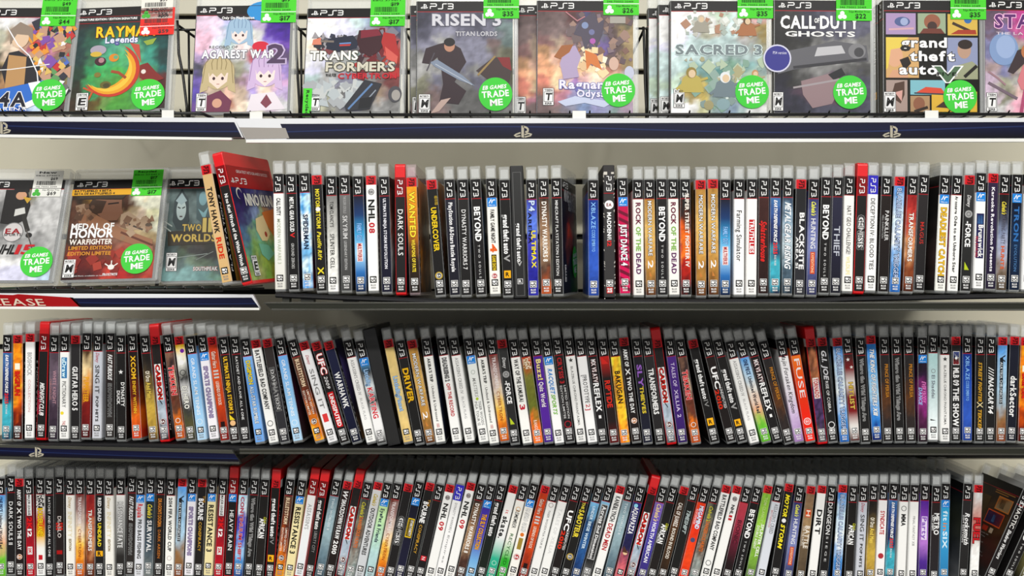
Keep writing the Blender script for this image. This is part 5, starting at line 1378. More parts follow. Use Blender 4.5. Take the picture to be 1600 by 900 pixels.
G1 = 'game cases face out on the top rack'
G2 = 'game cases face out at the left of the upper shelf'
SHINE = 0
def build_faces():
    # --- top rack
    o = face_case('case cover crowded with small coloured patches, blue and white letters, cut by left edge', -52, 13, 183, .022, 0, 'c', 'K', '222',
        ['eee eee eee ddd cbc cab bac', 'eee ccb ba9 ba8 d85 b78 9ab', 'ddd bba edc ca9 b68 c9a b87', 'ccc 332 dcb 543 bbb a87 998',
         'bbb 433 ba8 332 555 aa8 885', '444 332 b97 321 222 998 997', '335 764 853 432 457 998 c86', '27c 26b 59d 36b cde bbb 655'], G1)
    cover_ink(o, ['.20 .60 .885 .13 223boeee P4A', '.30 .62 .975 .03 fff ARENA'],
              shards(130, .58, 1.0, .14, .86, ['f0f0f0','3a3a48','c83c3c','5a78c8','e0c070','8a5ab0','e8a040','787878','2c2c34','d8d8e0','6aa068','c8a088'], .075, 3) + [('poly', [(.36, .44), (.46, .42), (.60, .50), (.80, .80), (.40, .84), (.30, .60)], '2e2c34'), ('poly', [(.36, .46), (.55, .48), (.56, .74), (.36, .78)], 'c09868'), ('disc', (.46, .30, .09, .11), 'e4c8ac'), ('poly', [(.34, .22), (.44, .14), (.58, .20), (.60, .34), (.54, .27), (.42, .26), (.36, .36)], '9a8a7c'), ('poly', [(.05, .84), (.78, .70), (.82, .86), (.40, 1.0), (.02, 1.0)], '3a78d0'), ('poly', [(.60, .73), (.72, .71), (.78, .90), (.62, .97), (.52, .95), (.68, .88)], 'f2f4f8'), ('line', [.012, (.30, .18), (.44, .36), (.58, .47), (.68, .63), (.72, .80)], 'f4f4f8'), ('line', [.01, (.02, .62), (.40, .60), (.80, .55)], 'eeeeee')])
    price_sticker(o, .083, -.020, '$44', '$49')
    trade_sticker(o, .106, .126)
    o = face_case('dark green case cover with yellow title, red price sticker on its corner', 106, 14, 183, .022, -2.2, 'c', 'K', '243a36',
        ['444 355 355 366 355 355 344', '355 465 476 486 476 465 355', '355 476 6a9 7b9 7b9 487 366', '355 586 6b9 6b8 7b9 5a9 355',
         '354 4a7 5b7 6b6 6b8 6a8 377', '354 5a6 6a6 6a5 7b7 b43 744', '443 5a7 6a5 6a4 6a6 943 633', '543 763 8a6 6a5 6a5 7b9 544'], G1)
    cover_ink(o, ['.04 .66 .118 .02 fffb SIGNATURE EDITION / EDITION SIGNATURE', '.24 .86 .245 .10 f8d020bo622 RAYMAN', '.34 .68 .325 .06 e8ecf8bo66a Legends'],
              [('poly', [(0, .092), (1, .092), (1, .155), (0, .155)], '2e2a2a'), ('poly', [(0, .09), (1, .09), (1, .094), (0, .094)], 'b0202c'), ('poly', [(0, .152), (1, .152), (1, .157), (0, .157)], 'b0202c'),
               ('arc', (.42, .62, .30, .13, -150, 66), 'c8402c'), ('arc', (.41, .62, .27, .11, -148, 60), 'e8a828'), ('arc', (.40, .62, .24, .05, -140, 50), 'f0c848'),
               ('disc', (.44, .50, .052, .045), 'e09028'), ('disc', (.46, .495, .025, .022), '6cb088'), ('disc', (.30, .53, .06, .05), '4a2030'), ('disc', (.31, .52, .03, .03), 'b88a90'), ('disc', (.27, .42, .085, .055), 'b0a8b8'), ('disc', (.25, .46, .06, .03), 'd8b848'),
               ('line', [.03, (.42, .63), (.50, .645), (.58, .70)], 'a85030'), ('disc', (.28, .66, .035, .028), '8a7c38'), ('disc', (.37, .76, .058, .042), '6e6a30'), ('disc', (.38, .765, .035, .026), '504c28'),
               ('poly', [(.72, .58), (.80, .56), (.90, .66), (.98, .72), (.84, .76), (.72, .70)], '8a2c28'), ('disc', (.76, .645, .025), 'e8e0d8'), ('poly', [(.60, .36), (.70, .38), (.73, .56), (.68, .48)], 'c85848'), ('line', [.02, (.14, .78), (.24, .82), (.20, .90)], 'c86030'), ('poly', [(.74, .35), (.88, .32), (.84, .38), (.78, .39)], '9ab048')])
    rating(o, 'E', .010, .131, .0155, .024)
    price_sticker(o, .089, -.020, '$59', '$59', 'f4f2ea', 'New', .043, .040)
    price_sticker(o, .089, .004, '$59', '$59', 'f23c34', 'New', .046, .040)
    trade_sticker(o, .105, .130)
    o = face_case('lilac case cover with three pale-haired heads and white serif title', 297.5, 10, 183, .022, -.5, 'c', 'K', '323',
        ['dcd ede cce 9bd cbd 64a 539', 'ecd fef bcd eed ddd 75b 64a', 'ecd eef cdd fee eee a9d 86b', 'bac cbc bbb ccc c78 a67 768',
         '667 cb9 ba8 aa9 ccd cbd a9c', '87b dca dcb 988 dbd edc dbd', '76b cba ecb cba bad fed cbd', '86a 968 b87 edc eed dcd ddd'], G1)
    def head(cx, cy, r, hair, skin, dk):
        """plain generic head: hair cap, face, eyes, locks"""
        return [('disc', (cx, cy - r * .15, r * 1.12, r * 1.2), hair), ('poly', [(cx - r * 1.1, cy), (cx - r * 1.25, cy + r * 1.1), (cx - r * .7, cy + r * .9), (cx - r * .6, cy)], hair),
                ('poly', [(cx + r * 1.1, cy), (cx + r * 1.25, cy + r * 1.1), (cx + r * .7, cy + r * .9), (cx + r * .6, cy)], hair),
                ('poly', [(cx - r * .68, cy - r * .15), (cx + r * .68, cy - r * .15), (cx + r * .62, cy + r * .4), (cx, cy + r * .85), (cx - r * .62, cy + r * .4)], skin),
                ('poly', [(cx - r * .75, cy - r * .5), (cx + r * .75, cy - r * .5), (cx + r * .45, cy + r * .1), (cx + r * .2, cy - r * .15), (cx - r * .1, cy + r * .12), (cx - r * .4, cy - r * .12), (cx - r * .6, cy + r * .1)], hair),
                *[('line', [r * .05, (cx + r * k * .28, cy - r * 1.2), (cx + r * k * .42, cy - r * .75), (cx + r * k * (.36 if abs(k) < 2 else .5), cy - r * (.35 if abs(k) < 2 else -.5))], dk) for k in (-2.2, -1.2, -.3, .5, 1.3, 2.1)], ('disc', (cx - r * .3, cy + r * .2, r * .10, r * .12), '4a3038'), ('disc', (cx + r * .3, cy + r * .2, r * .10, r * .12), '4a3038'), ('line', [r * .05, (cx - r * .1, cy + r * .55), (cx + r * .1, cy + r * .55)], 'b07870')]
    cover_ink(o, ['.28 .62 .118 .024 fffb Only On PlayStation', '.16 .46 .395 .025 777 RECORD OF', '.09 .85 .462 .075 f6f6fabo778 AGAREST WAR', '.78 .96 .46 .17 5c4868bocbd 2'],
              [('poly', [(.22, .092), (.70, .092), (.68, .14), (.30, .14), (.26, .12)], '332c30'), ('disc', (.72, .055, .18, .11), '3a9cdc'), ('poly', [(.55, 0), (1, 0), (1, .005), (.55, .005)], '332c30')] +
              head(.47, .26, .125, 'a8c4dc', 'f4e4e0', '7c98b8') + head(.27, .66, .15, 'c8b890', 'f0dcd0', '94845c') + head(.76, .64, .15, 'd4bce0', 'f6e4e0', 'a488b4') +
              [('poly', [(.14, .86), (.30, .80), (.42, .90), (.40, 1.0), (.12, 1.0)], '7a3c58'), ('disc', (.27, .92, .05), 'd8a890'), ('disc', (.70, .39, .09, .055), 'd83048'), ('poly', [(.62, .84), (.86, .82), (.98, .98), (.58, 1.0)], 'ece4ec'), ('poly', [(.72, .92), (.78, .84), (.84, .92), (.78, .97)], '8a4858')])
    rating(o, 'T', .007, .130, .0135, .024)
    price_sticker(o, .088, -.022, '$17', '$19')
    o = face_case('white and red case cover with large metallic two-line title', 471.5, 14, 183, .022, -.3, 'c', 'K', '433',
        ['fff fff eef dee bcd aac 89b', 'fff eef dde dde aab a88 667', 'fed ccc bbc aab 988 844 b77', 'eee dde bbb 9aa 988 a43 b54',
         'dde ccc bbb aaa 999 977 844', 'bcc bbb aab 99a 999 877 855', 'abb abb 999 888 777 a98 988', 'bcc bba 999 778 777 bbb 999'], G1)
    cover_ink(o, ['.06 .56 .465 .085 f4f4f0bo554 TRANS', '.23 .95 .575 .085 d8d4c4bo443 FORMERS', '.23 .34 .655 .03 222b WAR FOR', '.36 .97 .665 .05 c82838b CYBERTRON'],
              shards(60, .58, .99, .22, .66, ['7a2c34','b83c3c','4c343c','685860','c86058','8a8a94'], .07, 9) + shards(70, .10, .55, .27, .42, ['44485c','6a6870','8a4c50','a8a4a8','3c3e48'], .05, 10) + shards(60, .05, .60, .72, .92, ['bcc4c8','b0b4b8','c8cccc'], .08, 11) + [('poly', [(.24, .30), (.50, .27), (.56, .34), (.54, .40), (.34, .43), (.22, .40)], '33384a'), ('poly', [(.08, .31), (.16, .29), (.17, .36), (.07, .36)], 'e09078'), ('line', [.022, (.16, .325), (.30, .33)], '8a8078'),
               ('poly', [(.56, .22), (.78, .22), (.84, .32), (.78, .43), (.68, .48), (.58, .42), (.54, .32)], '4a2c34'), ('poly', [(.58, .22), (.76, .21), (.80, .27), (.58, .30)], '8a3444'),
               ('poly', [(.82, .24), (.94, .26), (.99, .46), (.96, .54), (.84, .44), (.80, .34)], 'b83c3c'), ('poly', [(.84, .38), (.98, .48), (.97, .55), (.86, .50)], 'd86a60'), ('poly', [(.36, .36), (.48, .355), (.47, .372), (.36, .376)], 'c84848'), ('poly', [(.36, .345), (.48, .338), (.48, .350), (.36, .356)], '7aa0d8'),
               ('poly', [(.44, .95), (.64, .70), (.82, .74), (.70, .98), (.46, 1.0)], '3a3c44'), ('line', [.02, (.48, .98), (.72, .74)], '6a8cb8'), ('line', [.012, (.60, .97), (.76, .80)], '9aa4b0'), ('poly', [(.60, .88), (.74, .86), (.70, .97), (.58, .98)], '24262c'),
               ('disc', (.96, .84, .07, .09), '55555c'), ('disc', (.97, .85, .045, .06), 'a8a4a0')])
    rating(o, 'T', .011, .130, .0125, .024)
    ink = Ink()
    T = Tc(.001, .117)
    rect(ink, 0, .0115, -.0400, 0, T, srgb('58dc3c'), .0012)
    put_text(ink, 'Recycled', lambda a, b, l: T(.006 + b, -.003 - a, l), .034, .0040, srgb('1c4a18'), 'b', lift=.0014)
    ink.build('recycled_sticker', o, M_STICK)
    price_sticker(o, .086, -.020, '$17', '$19')
    RIS = ['556 667 778 667 667 778 778', '667 99a aab 778 667 889 899', '99a bbb 999 99a 99a 877 788', '999 aaa aaa 99a 99a 887 776',
           'bbb aaa 999 889 999 776 665', '998 889 888 888 778 665 665', '887 877 777 777 777 665 777', '877 988 888 777 777 777 888']
    risen_shapes = [('poly', [(.06, .55), (.10, .42), (.24, .38), (.34, .36), (.46, .42), (.52, .54), (.46, .62), (.40, .72), (.52, .80), (.44, .92), (.24, .90), (.28, .74), (.26, .60), (.22, .50), (.14, .56)], '3c2c34'),
        ('disc', (.345, .40, .055, .06), 'c09078'), ('disc', (.345, .365, .058, .045), '242022'), ('poly', [(.14, .545), (.22, .52), (.48, .66), (.61, .755), (.44, .70), (.20, .585)], '8894a8'), ('line', [.012, (.11, .62), (.19, .46)], '55505a'), ('line', [.008, (.20, .56), (.58, .745)], 'b8c0cc'),
        ('poly', [(.26, .88), (.36, .86), (.24, .98), (.15, 1.0)], 'c0a8a0'), ('poly', [(.62, .62), (.80, .50), (.92, .50), (.99, .62), (.96, .74), (.78, .72)], '4a3c3c'), ('poly', [(.84, .50), (.97, .50), (.99, .62), (.90, .58)], '8a2c30'), ('line', [.02, (.64, .66), (.82, .49)], 'a08858')]
    o2 = face_case('grey fantasy case mostly hidden behind its swordsman twin, rating label peeking', 640, 9, 182, .0415, 0, 'c', 'K', '333', RIS, G1, tilt=tilt_for(1, .022))
    rating(o2, 'M', .004, .133, .015, .024)
    o = face_case('grey stormy case cover of a crouching swordsman, silver title', 650, 1, 183, .022, 0, 'c', 'K', '333', RIS, G1)
    cover_ink(o, ['.17 .88 .165 .10 d8d8e0bo667 RISEN 3', '.41 .84 .29 .04 c4c4ccbo667 TITAN LORDS'], risen_shapes)
    rating(o, 'M', .004, .129, .0145, .024)
    price_sticker(o, .089, -.024, '$35', '$39')
    trade_sticker(o, .105, .124)
    RAG = ['766 877 755 668 766 877 776', '877 988 877 779 889 766 a97', '977 ba9 a88 667 87a 766 ba8', 'b97 dba c85 a86 978 876 a97',
           'eb9 fdb baa eca fdb c98 a97', 'd98 edb b9c dbb fed ecb ccd', 'b87 c9a aac abc bbd cbc dbb', '877 988 99a 9ac aac 9aa bab']
    o2 = face_case('brown fiery case mostly hidden behind its twin beside the green stormy stack', 803, 4, 182, .0400, 0, 'c', 'K', '443', RAG, G1, tilt=tilt_for(1, .022))
    rating(o2, 'T', .002, .126, .0135, .024)
    o = face_case('brown fiery case cover with ornate white title and grey price corner', 838, -12, 183, .021, .3, 'c', 'K', '434', RAG, G1)
    cover_ink(o, ['.24 .86 .745 .075 eceaf6bo77b Ragnarok', '.42 .82 .825 .06 eceaf6bo77b Odyssey'],
              shards(70, .30, .98, .12, .55, ['8a6c62','9c8478','7a6a6c','a88c80','705f64','8c7a84'], .06, 8) + shards(40, .22, .70, .42, .66, ['f0dcb0','f4e6c4','e4c49c','d8b0a0','f8f0dc'], .06, 12) + [('line', [.012, (.30, .10), (.42, .18), (.50, .14)], 'c08890'), ('poly', [(.44, .20), (.52, .14), (.60, .10), (.64, .20), (.70, .16), (.68, .30), (.62, .42), (.56, .34), (.50, .44), (.46, .32), (.38, .30)], '5c5666'), ('poly', [(.24, .56), (.30, .42), (.40, .40), (.46, .50), (.42, .60), (.44, .68), (.28, .70)], 'b8a8c8'), ('poly', [(.18, .50), (.26, .40), (.38, .39), (.34, .46), (.24, .52)], 'a86c40'), ('disc', (.50, .22, .035), '8c9cc0'), ('disc', (.57, .28, .03), '7c80a8'), ('disc', (.58, .36, .03), 'b868b8'), ('poly', [(.50, .44), (.62, .48), (.68, .62), (.56, .56), (.52, .62)], 'd88448'),
               ('poly', [(.22, .90), (.40, .85), (.80, .90), (.70, .95), (.50, .91), (.30, .94)], 'ccd4ec'), ('disc', (.80, .56, .05, .07), 'd8b8a8'), ('poly', [(.76, .14), (.92, .14), (.92, .20), (.76, .20)], 'b0aca4'), ('disc', (.96, .64, .05, .07), 'c8cce0')])
    rating(o, 'T', .009, .117, .0135, .022)
    price_sticker(o, .088, -.028, '$26', '$29')
    trade_sticker(o, .108, .119)
    SAC = ['fff fff eee cdc dee cbb dbb', 'fff eef bba cba dee b97 a96', 'eef dee bcc cdd bcc bbb aa9', 'dee cdd bcc bcc abb bcc bcc',
           'cdd 9bb 8aa 7aa 8a9 9bb abb', 'cdc a95 8a9 9ba aba bcb bca', 'dee ba7 cb7 9aa abb aab bcb', 'fff eee cca abb 9ab bcc ddd']
    for k, (px, yy, tp) in enumerate(((1013, .0545, 0), (1029, .0382, -3))):
        o2 = face_case('pale green case %s of a stack of three, almost hidden' % ('at the back', 'in the middle')[k], px, tp, 183, yy, 0, 'c', 'K', '443', SAC, G1, tilt=tilt_for(-7, .022))
        rating(o2, 'M', .003, .126, .0135, .024)
    o = face_case('pale green case cover with wide grey serif title, front of the stack of three', 1047, -7, 183, .022, .3, 'c', 'K', '433', SAC, G1)
    def warrior(cx, cy, s, cloth, hair):
        return [('poly', [(cx - s, cy + s * .9), (cx - s * .7, cy - s * .1), (cx, cy - s * .5), (cx + s * .7, cy - s * .1), (cx + s, cy + s * .9)], cloth), ('disc', (cx, cy - s * .45, s * .42, s * .45), hair), ('disc', (cx + s * .05, cy - s * .38, s * .28, s * .32), 'e0c8a8'), ('line', [s * .22, (cx - s * .5, cy + s * .2), (cx - s * 1.2, cy + s * .7)], cloth), ('line', [s * .2, (cx + s * .5, cy + s * .1), (cx + s * 1.3, cy - s * .1)], cloth)]
    cover_ink(o, ['.06 .95 .435 .085 808c90bodee SACRED 3'],
              shards(60, .15, .95, .10, .30, ['c4c4bc','d4d8d0','b0bcb4','b89078','e8ece8'], .05, 5) + shards(60, .10, .95, .52, .95, ['98b0a8','b8c8b0','b0ac88','8ca09c','d4e0dc','b8b4a0','8cac9c'], .07, 6) + warrior(.32, .20, .09, 'a8a498', 'c8c0b0') + warrior(.80, .22, .10, 'b07850', '6a5038') + warrior(.22, .70, .13, 'c0b060', '9a8848') + warrior(.57, .74, .13, '788890', 'e4e8ec') + warrior(.88, .68, .08, 'b8a888', 'c89868') +
              [('disc', (.55, .92, .07, .06), '90aab0'), ('disc', (.40, .93, .05, .05), 'a8a078')])
    rating(o, 'M', .005, .118, .0135, .024)
    price_sticker(o, .089, -.024, '$35', '$39')
    trade_sticker(o, .108, .121)
    o = face_case('dark grey case cover with heavy white two-word title and blue round seal', 1209, 1, 183, .020, .5, 'c', 'K', '333',
        ['444 555 556 667 778 778 778', '333 444 445 667 667 778 778', '333 444 444 888 999 aaa 888', '444 444 777 aaa bbb 999 999',
         '333 555 888 999 888 777 666', '334 444 666 878 767 556 667', '445 656 867 978 867 567 667', '445 445 556 667 667 556 667'], G1)
    cover_ink(o, ['.07 .43 .195 .11 fffb CALL', '.42 .47 .18 .04 fffb OF', '.48 .88 .195 .11 fffb DUTY', '.12 .84 .30 .045 f0f0f0b GHOSTS', '-.01 .13 .47 .025 e0e0f4 PS4 version'],
              [('poly', [(.10, .46), (.44, .40), (.62, .36), (.96, .40), (.98, .54), (.60, .56), (.20, .62), (.04, .66)], '6a6a70'), ('line', [.03, (.20, .60), (.96, .52)], '3c3c42'), ('poly', [(.45, .42), (.70, .40), (.74, .47), (.42, .50)], 'c4c4c8'), ('disc', (.86, .45, .09, .08), '88888c'), ('disc', (.88, .46, .05, .05), '4c4c50'),
               ('poly', [(.28, .72), (.62, .64), (.72, .74), (.60, .92), (.40, .96), (.30, .84)], '9a8488'), ('poly', [(.56, .66), (.70, .60), (.74, .66), (.62, .71)], '2a2a30'), ('line', [.02, (.20, .78), (.70, .70)], 'a8a0a4'), ('disc', (.035, .52, .145), 'd8d8ec'), ('disc', (.035, .52, .13), '3c3c94')])
    rating(o, 'M', -.001, .123, .013, .024)
    price_sticker(o, .082, -.020, '$22', '$24')
    trade_sticker(o, .100, .122)
    GT = ['322 322 322 322', '322 322 322 322']
    for k, (px, yy) in enumerate(((1363, .0525), (1372, .0362))):
        face_case('black spined case %s the cover of comic panels' % ('two behind', 'directly behind')[k], px, 4, 182, yy, 0, 'c', 'K', '222', GT, G1, tilt=tilt_for(1, .020),
                  spine_title=['.29 .62 .55 fffbo777 grand theft auto', '.785 .85 .72 fb2 #rstar'])
    o = face_case('case cover of coloured comic panels with stacked white title', 1380, 1, 183, .020, .4, 'c', 'K', '222', ['221 221 221 221', '221 221 221 221'], G1)
    pn = lambda x0, x1, y0, y1, c: ('poly', [(x0, y0), (x1, y0), (x1, y1), (x0, y1)], c)
    cover_ink(o, ['.19 .66 .375 .085 f8f8f8bo222 grand', '.28 .74 .495 .085 f8f8f8bo222 theft', '.17 .56 .615 .085 f8f8f8bo222 auto', '.54 .80 .655 .13 5c7a5cbofff V', '.56 .76 .655 .03 222bofff FIVE'],
              [pn(.03, .34, .115, .305, 'b49cc4'), pn(.36, .65, .115, .295, 'a4b498'), pn(.67, .98, .12, .31, 'dcbc5c'), pn(.03, .37, .33, .69, 'd8b078'), pn(.66, .98, .33, .70, '98a0c0'), pn(.03, .25, .71, .99, 'b09c94'), pn(.28, .64, .71, .84, '88c0cc'), pn(.28, .48, .85, .99, 'b49470'), pn(.50, .97, .81, .99, 'e0b848'),
               ('disc', (.20, .19, .08, .05), '5c6c9c'), ('disc', (.22, .19, .04), 'a8b4d8'), ('line', [.02, (.06, .26), (.32, .25)], 'd8b0b8'), ('disc', (.51, .19, .085, .08), 'a06850'), ('disc', (.51, .23, .05, .05), '4c3834'), ('poly', [(.38, .295), (.42, .25), (.60, .25), (.64, .295)], '7a4438'),
               ('line', [.03, (.72, .20), (.90, .27)], '4c3c30'), ('disc', (.88, .17, .04), '3c78b8'), ('poly', [(.70, .30), (.78, .26), (.96, .26), (.97, .30)], 'b04830'),
               ('disc', (.12, .50, .085, .11), 'e0b090'), ('poly', [(.03, .33), (.26, .33), (.20, .42), (.08, .44), (.05, .60), (.03, .62)], 'e8d060'), ('poly', [(.17, .53), (.26, .50), (.29, .56), (.22, .63)], '2c2420'), ('poly', [(.05, .69), (.10, .62), (.26, .62), (.26, .69)], 'd8a888'),
               ('disc', (.84, .44, .07, .09), 'c0a08c'), ('disc', (.85, .39, .075, .05), '3a302c'), ('poly', [(.72, .70), (.76, .58), (.92, .54), (.98, .58), (.98, .70)], 'a4a88c'), ('line', [.035, (.84, .68), (.97, .58)], '2c2824'),
               ('poly', [(.08, .86), (.12, .74), (.22, .72), (.22, .84), (.18, .92)], '5c4438'), ('poly', [(.12, .82), (.20, .80), (.19, .90)], 'd8a8a0'), ('poly', [(.34, .82), (.44, .77), (.60, .78), (.64, .83)], 'd85840'), ('line', [.015, (.32, .825), (.64, .835)], '3c4c58'), ('disc', (.37, .92, .06, .07), '986850'), ('line', [.03, (.32, .99), (.46, .95)], '3c3028'), ('poly', [(.54, .95), (.62, .90), (.84, .90), (.90, .97)], '4c3830')])
    rating(o, 'M', .001, .124, .0150, .026)
    price_sticker(o, .089, -.022, '$35', '$39')
    trade_sticker(o, .101, .128)
    o = face_case('pink and lavender case cover with spaced title, cut by right edge', 1538, 0, 183, .020, .8, 'c', 'K', '434',
        ['767 878 c6a d5a d5a c6a b6a', '878 98b c7a d5a d5a d5a c6a', '99b 8ac baa c9b c8a d7a d6a', '99b 8ac 9a8 dbb caa c9a c8a', 'baa 99b ba9 caa caa caa caa', 'cbc bba bbb dbb caa caa caa', 'dcd 998 ecc dbb caa ccc ccc', 'eee ddd ebc dab caa ccc ccc'], G1)
    cover_ink(o, ['.11 .60 .19 .115 6c3c7cbofce STAR', '.12 .74 .30 .025 e8dce8 THE LAST HOPE', '.44 .96 .37 .04 f4ecf4b INTERNATIONAL'],
              [('disc', (.20, .44, .15, .17), '8ca4cc'), ('disc', (.22, .42, .10, .12), 'a4b8dc'), ('poly', [(.34, .45), (.44, .42), (.42, .56), (.30, .66), (.24, .64)], '4c4044'), ('disc', (.45, .46, .07, .08), 'c08058'), ('disc', (.46, .49, .045, .055), 'ecc8b0'), ('poly', [(.40, .58), (.52, .56), (.58, .70), (.54, .80), (.38, .80), (.34, .72)], 'd88890'), ('poly', [(.42, .60), (.50, .60), (.52, .76), (.42, .76)], '807888'), ('line', [.035, (.42, .80), (.38, 1.0)], 'b85c80'), ('line', [.035, (.52, .80), (.54, 1.0)], 'c07090'), ('line', [.03, (.04, .74), (.34, .88)], '80707c'), ('line', [.02, (.04, .64), (.14, .70), (.22, .76)], 'a88890')])
    rating(o, 'T', .003, .126, .0130, .024)

    # --- left of the upper shelf
    o = face_case('pale grey case cover with hockey player, white price sticker, cut by left edge', -70, 282, 452, .070, 0, 'c', 'K', '555',
        ['ccc ccc ccc 887 998 ddd ddd', 'ccc ccc 999 987 ccc ddd ddd', 'ccc ccc 888 777 ccc ddd ddd', 'ccc ccc 777 777 bbb ccc ccc', 'ccc ccc aaa aaa aaa aaa bbb', 'ddd ddd ccc ddd bbb bbb bbb', 'eee eee eee eee eee ccc ccc', 'dde dde dde dde dde dde cde'], G2, floor_z=LOWZ)
    cover_ink(o, ['.35 .575 .70 .09 222bi NHL', '.585 .77 .70 .09 c8202cbi 15', '.44 .60 .52 .05 a01c28b EA', '.43 .62 .555 .025 444b SPORTS'],
              [('poly', [(.36, .10), (.60, .10), (.66, .26), (.64, .40), (.52, .46), (.36, .44)], '2c2a2a'), ('disc', (.54, .16, .06, .05), 'd8a888'), ('poly', [(.45, .09), (.62, .09), (.62, .125), (.45, .125)], '262424'), ('line', [.05, (.58, .26), (.62, .40), (.68, .52)], '383634'), ('poly', [(.56, .17), (.66, .19), (.62, .24)], 'd8b040'), ('disc', (.70, .56, .035, .03), '2a2828'), ('line', [.012, (.66, .50), (.84, .84)], '5a5450'), ('poly', [(.50, .30), (.60, .28), (.62, .34), (.50, .37)], 'e4e4e0'), ('disc', (.52, .53, .115), '888888'), ('disc', (.52, .53, .105), 'd4d0d0')])
    price_sticker(o, .083, -.014, '$69', '$69', 'f4f4ee', 'New', .041, .040)
    trade_sticker(o, .107, .123)
    o = face_case('red-brown case cover of a soldier in a hat with yellow band under the header', 93, 283, 452, .080, -1.4, 'c', 'K', '332',
        ['432 a84 543 432 533 edb eed', '754 643 432 543 643 eed eed', '754 976 654 643 cb9 dcb eec', '643 865 765 a87 ba8 cb9 ddc',
         '543 754 865 976 a76 ba8 a97', '743 733 843 854 a65 955 865', '632 722 832 932 a43 a44 b65', '422 622 833 c54 b33 943 b54'], G2, floor_z=LOWZ)
    cover_ink(o, ['.03 .44 .112 .020 222b BATTLEFIELD 4 BETA', '.03 .48 .140 .020 222b BETA DE BATTLEFIELD 4', '.05 .52 .475 .06 fffb MEDAL OF', '.05 .52 .545 .085 fffb HONOR', '.05 .52 .63 .05 f4ece4b WARFIGHTER', '.05 .52 .69 .035 d89838b LIMITED EDITION', '.05 .52 .745 .035 d89838b EDITION LIMITEE', '.05 .60 .965 .012 ddd Battlefield Beta available at launch on PS3', '.46 .62 .955 .02 eeeb FROSTBITE'],
              [('poly', [(0, .096), (1, .096), (1, .158), (0, .158)], 'ecb42c'), ('poly', [(.20, .20), (.58, .20), (.62, .16), (.05, .16), (.08, .20)], '3a3028'), ('poly', [(.08, .16), (.62, .16), (.56, .195), (.10, .185)], '4a4034'), ('poly', [(.28, .20), (.57, .21), (.58, .30), (.60, .34), (.54, .42), (.40, .42), (.28, .32)], '8a6450'), ('line', [.018, (.42, .25), (.54, .24)], '2c201c'), ('poly', [(.24, .20), (.40, .22), (.36, .34), (.26, .36), (.18, .30)], '4c382c'),
               ('poly', [(.10, .34), (.22, .32), (.60, .50), (.96, .62), (.98, .74), (.60, .62), (.12, .44)], 'a07458'), ('poly', [(.58, .36), (.66, .33), (.80, .42), (.92, .44), (.88, .52), (.70, .52), (.58, .46)], 'b8a088'), ('disc', (.90, .48, .04, .035), '6a5c50'), ('line', [.02, (.62, .44), (.84, .52)], '5c5048'), ('line', [.025, (.60, .54), (.97, .68)], '6c4030'), ('poly', [(.06, .26), (.16, .24), (.20, .34), (.10, .38)], 'a88c74'), *shards(12, .08, .30, .24, .40, ['8a6850','7a5c48','9a7860','6c5040'], .07, 21), *shards(18, .60, .95, .40, .60, ['b49c84','98785f','a08068','8a6c58'], .06, 22), *shards(20, .05, .98, .72, .92, ['9c3428','8a2c24','b04434'], .09, 23), ('disc', (.54, .885, .035, .03), 'f0ece8'), ('line', [.012, (.47, .85), (.52, .88)], 'f0ece8'), ('line', [.012, (.61, .85), (.56, .88)], 'f0ece8'), ('line', [.012, (.54, .82), (.54, .87)], 'f0ece8')])
    rating(o, 'M', .003, .120, .0155, .026)
    price_sticker(o, .085, -.014, '$17', '$17', '58dc3c', 'Recycled', .043, .040)
    trade_sticker(o, .104, .121)
    o = face_case('teal-grey case cover with pale hooded face and golden title', 250.5, 280, 452, .112, -.8, 'c', 'K', '344',
        ['788 677 566 677 577 466 566', '677 566 788 788 466 577 577', '788 455 899 788 455 577 466', '677 566 788 565 554 665 576',
         '566 554 543 443 443 554 443', '677 676 555 444 444 555 566', '788 788 898 787 677 777 676', '9bb 9bb 9bb 8aa 8a9 899 898'], G2, floor_z=LOWZ)
    cover_ink(o, ['.22 .43 .485 .065 e0c468bo432 TWO', '.10 .60 .585 .07 d8bc60bo432 WORLDS', '.45 .55 .46 .13 e8d078bo543 II', '.36 .63 .885 .035 d8e8e8boc33 SOUTHPEAK'],
              [('poly', [(.102, .42), (.115, .22), (.192, .10), (.269, .20), (.288, .42), (.230, .50), (.154, .50)], '344448'), ('disc', (.195, .31, .054, .12), 'b4c4c4'), ('poly', [(.128, .22), (.195, .14), (.256, .22), (.195, .26)], '9cb0b4'), ('line', [.014, (.154, .28), (.186, .295)], '2c3838'), ('line', [.014, (.205, .295), (.237, .28)], '2c3838'), ('line', [.016, (.179, .375), (.211, .375)], '4a3838'),
               ('poly', [(.358, .12), (.499, .12), (.525, .34), (.461, .46), (.371, .40)], '50686c'), ('disc', (.435, .20, .045, .08), '7ea4ac'), ('poly', [(.384, .30), (.448, .34), (.499, .28), (.461, .42)], '8cb8c0'), ('poly', [(.051, .52), (.627, .50), (.627, .64), (.064, .66)], '3c3426'), ('line', [.012, (.013, .42), (.102, .47)], 'c0c8c4'), ('line', [.012, (.013, .47), (.090, .52)], 'c0c8c4'), ('line', [.008, (.128, .78), (.512, .74)], '98a4a0'), ('line', [.008, (.384, .80), (.576, .72)], '8c9490')])
    rating(o, 'M', .007, .109, .0150, .026)

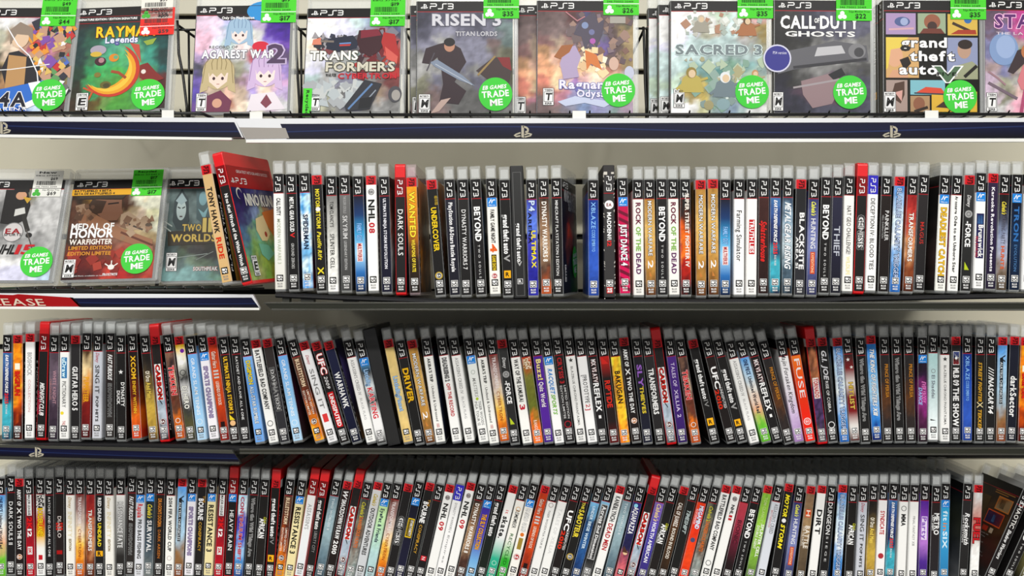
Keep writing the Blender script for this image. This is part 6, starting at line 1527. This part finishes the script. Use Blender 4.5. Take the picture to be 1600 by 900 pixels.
    # two spine-out cases leaning against the end of the spines
    def lean_case(label, xt, xb, yt, yb_, hdr, shell, base, titles, y, yaw, side=None, grid=None):
        SEED[0] += 1
        a, b = wpt(xt, yt, y), wpt(xb, yb_, y)
        phi = math.atan2(a.x - b.x, a.z - b.z)
        M = Matrix.Translation((b.x, y, LOWZ + .0025 + XF * abs(math.sin(phi)))) @ Matrix.Rotation(phi, 4, 'Y') @ Matrix.Rotation(math.radians(-yaw), 4, 'Z')
        o = make_case(hdr, shell, base, titles, M, SEED[0], side, grid)
        tag(o, label, 'game case', G2)
        return o
    lean_case('cream-spined case with black and red title leaning beside the teal-grey cover', 326, 355.5, 290, 449, 'R', 'c', 'd8b884>e0c090>dcb880',
              ['.19 .58 .55 2a2420b TONY HAWK', '.62 .80 .55 d8401cb RIDE'], -.036, 9, 'c8a04c>d8b868>8a6428*3')
    o = lean_case('red-topped case leaning with its painted cover turned to view, beside the spines', 349.5, 386.5, 290, 449, 'D', 'r', '2a2828>333',
              ['.24 .86 .36 f4f4f4b Ni no Kuni Wrath of the White Witch'], -.036, 9, None,
              ['447 437 558 448 558 558', '336 437 669 889 889 779', '437 447 9ac ab9 b97 b98', '558 679 8b9 ab8 c85 b96', '68a 9b9 8ba bb8 bb8 ab8', '7a9 9b7 8b9 7b9 ab6 9b7', '9b7 ab7 ab6 9b7 bb5 ab6', 'ab7 bb8 9b6 bb5 bb5 ab6'])
    cover_ink(o, ['.20 .92 .045 .025 f0e4e4 GREATEST HITS/GRANDS SUCCES', '.26 .90 .29 .10 f0f0e8bo667 NINO KUNI'],
              [('poly', [(0, .0), (1, .0), (1, .19), (0, .19)], 'b01820'), ('arc', (.16, .24, .06, .02, 0, 270), 'e8e4d8'),
               ('poly', [(.40, .46), (.62, .42), (.66, .60), (.56, .66), (.44, .66), (.36, .56)], 'ecd8a8'), ('disc', (.56, .60, .03), 'b04838'), ('poly', [(.58, .40), (.90, .36), (.98, .56), (.74, .62), (.64, .52)], 'd88038'), ('poly', [(.34, .68), (.56, .70), (.66, .78), (.48, .84), (.36, .78)], '80c0a8'), ('poly', [(.60, .86), (.76, .80), (.84, .88), (.64, .98)], 'd8c058')])
    cover_header(o, True)
    rating(o, 'E', .012, .118, .0150, .026)

place_row(2, ROW2)
place_row(3, ROW3)
place_row(4, ROW4)
build_faces()
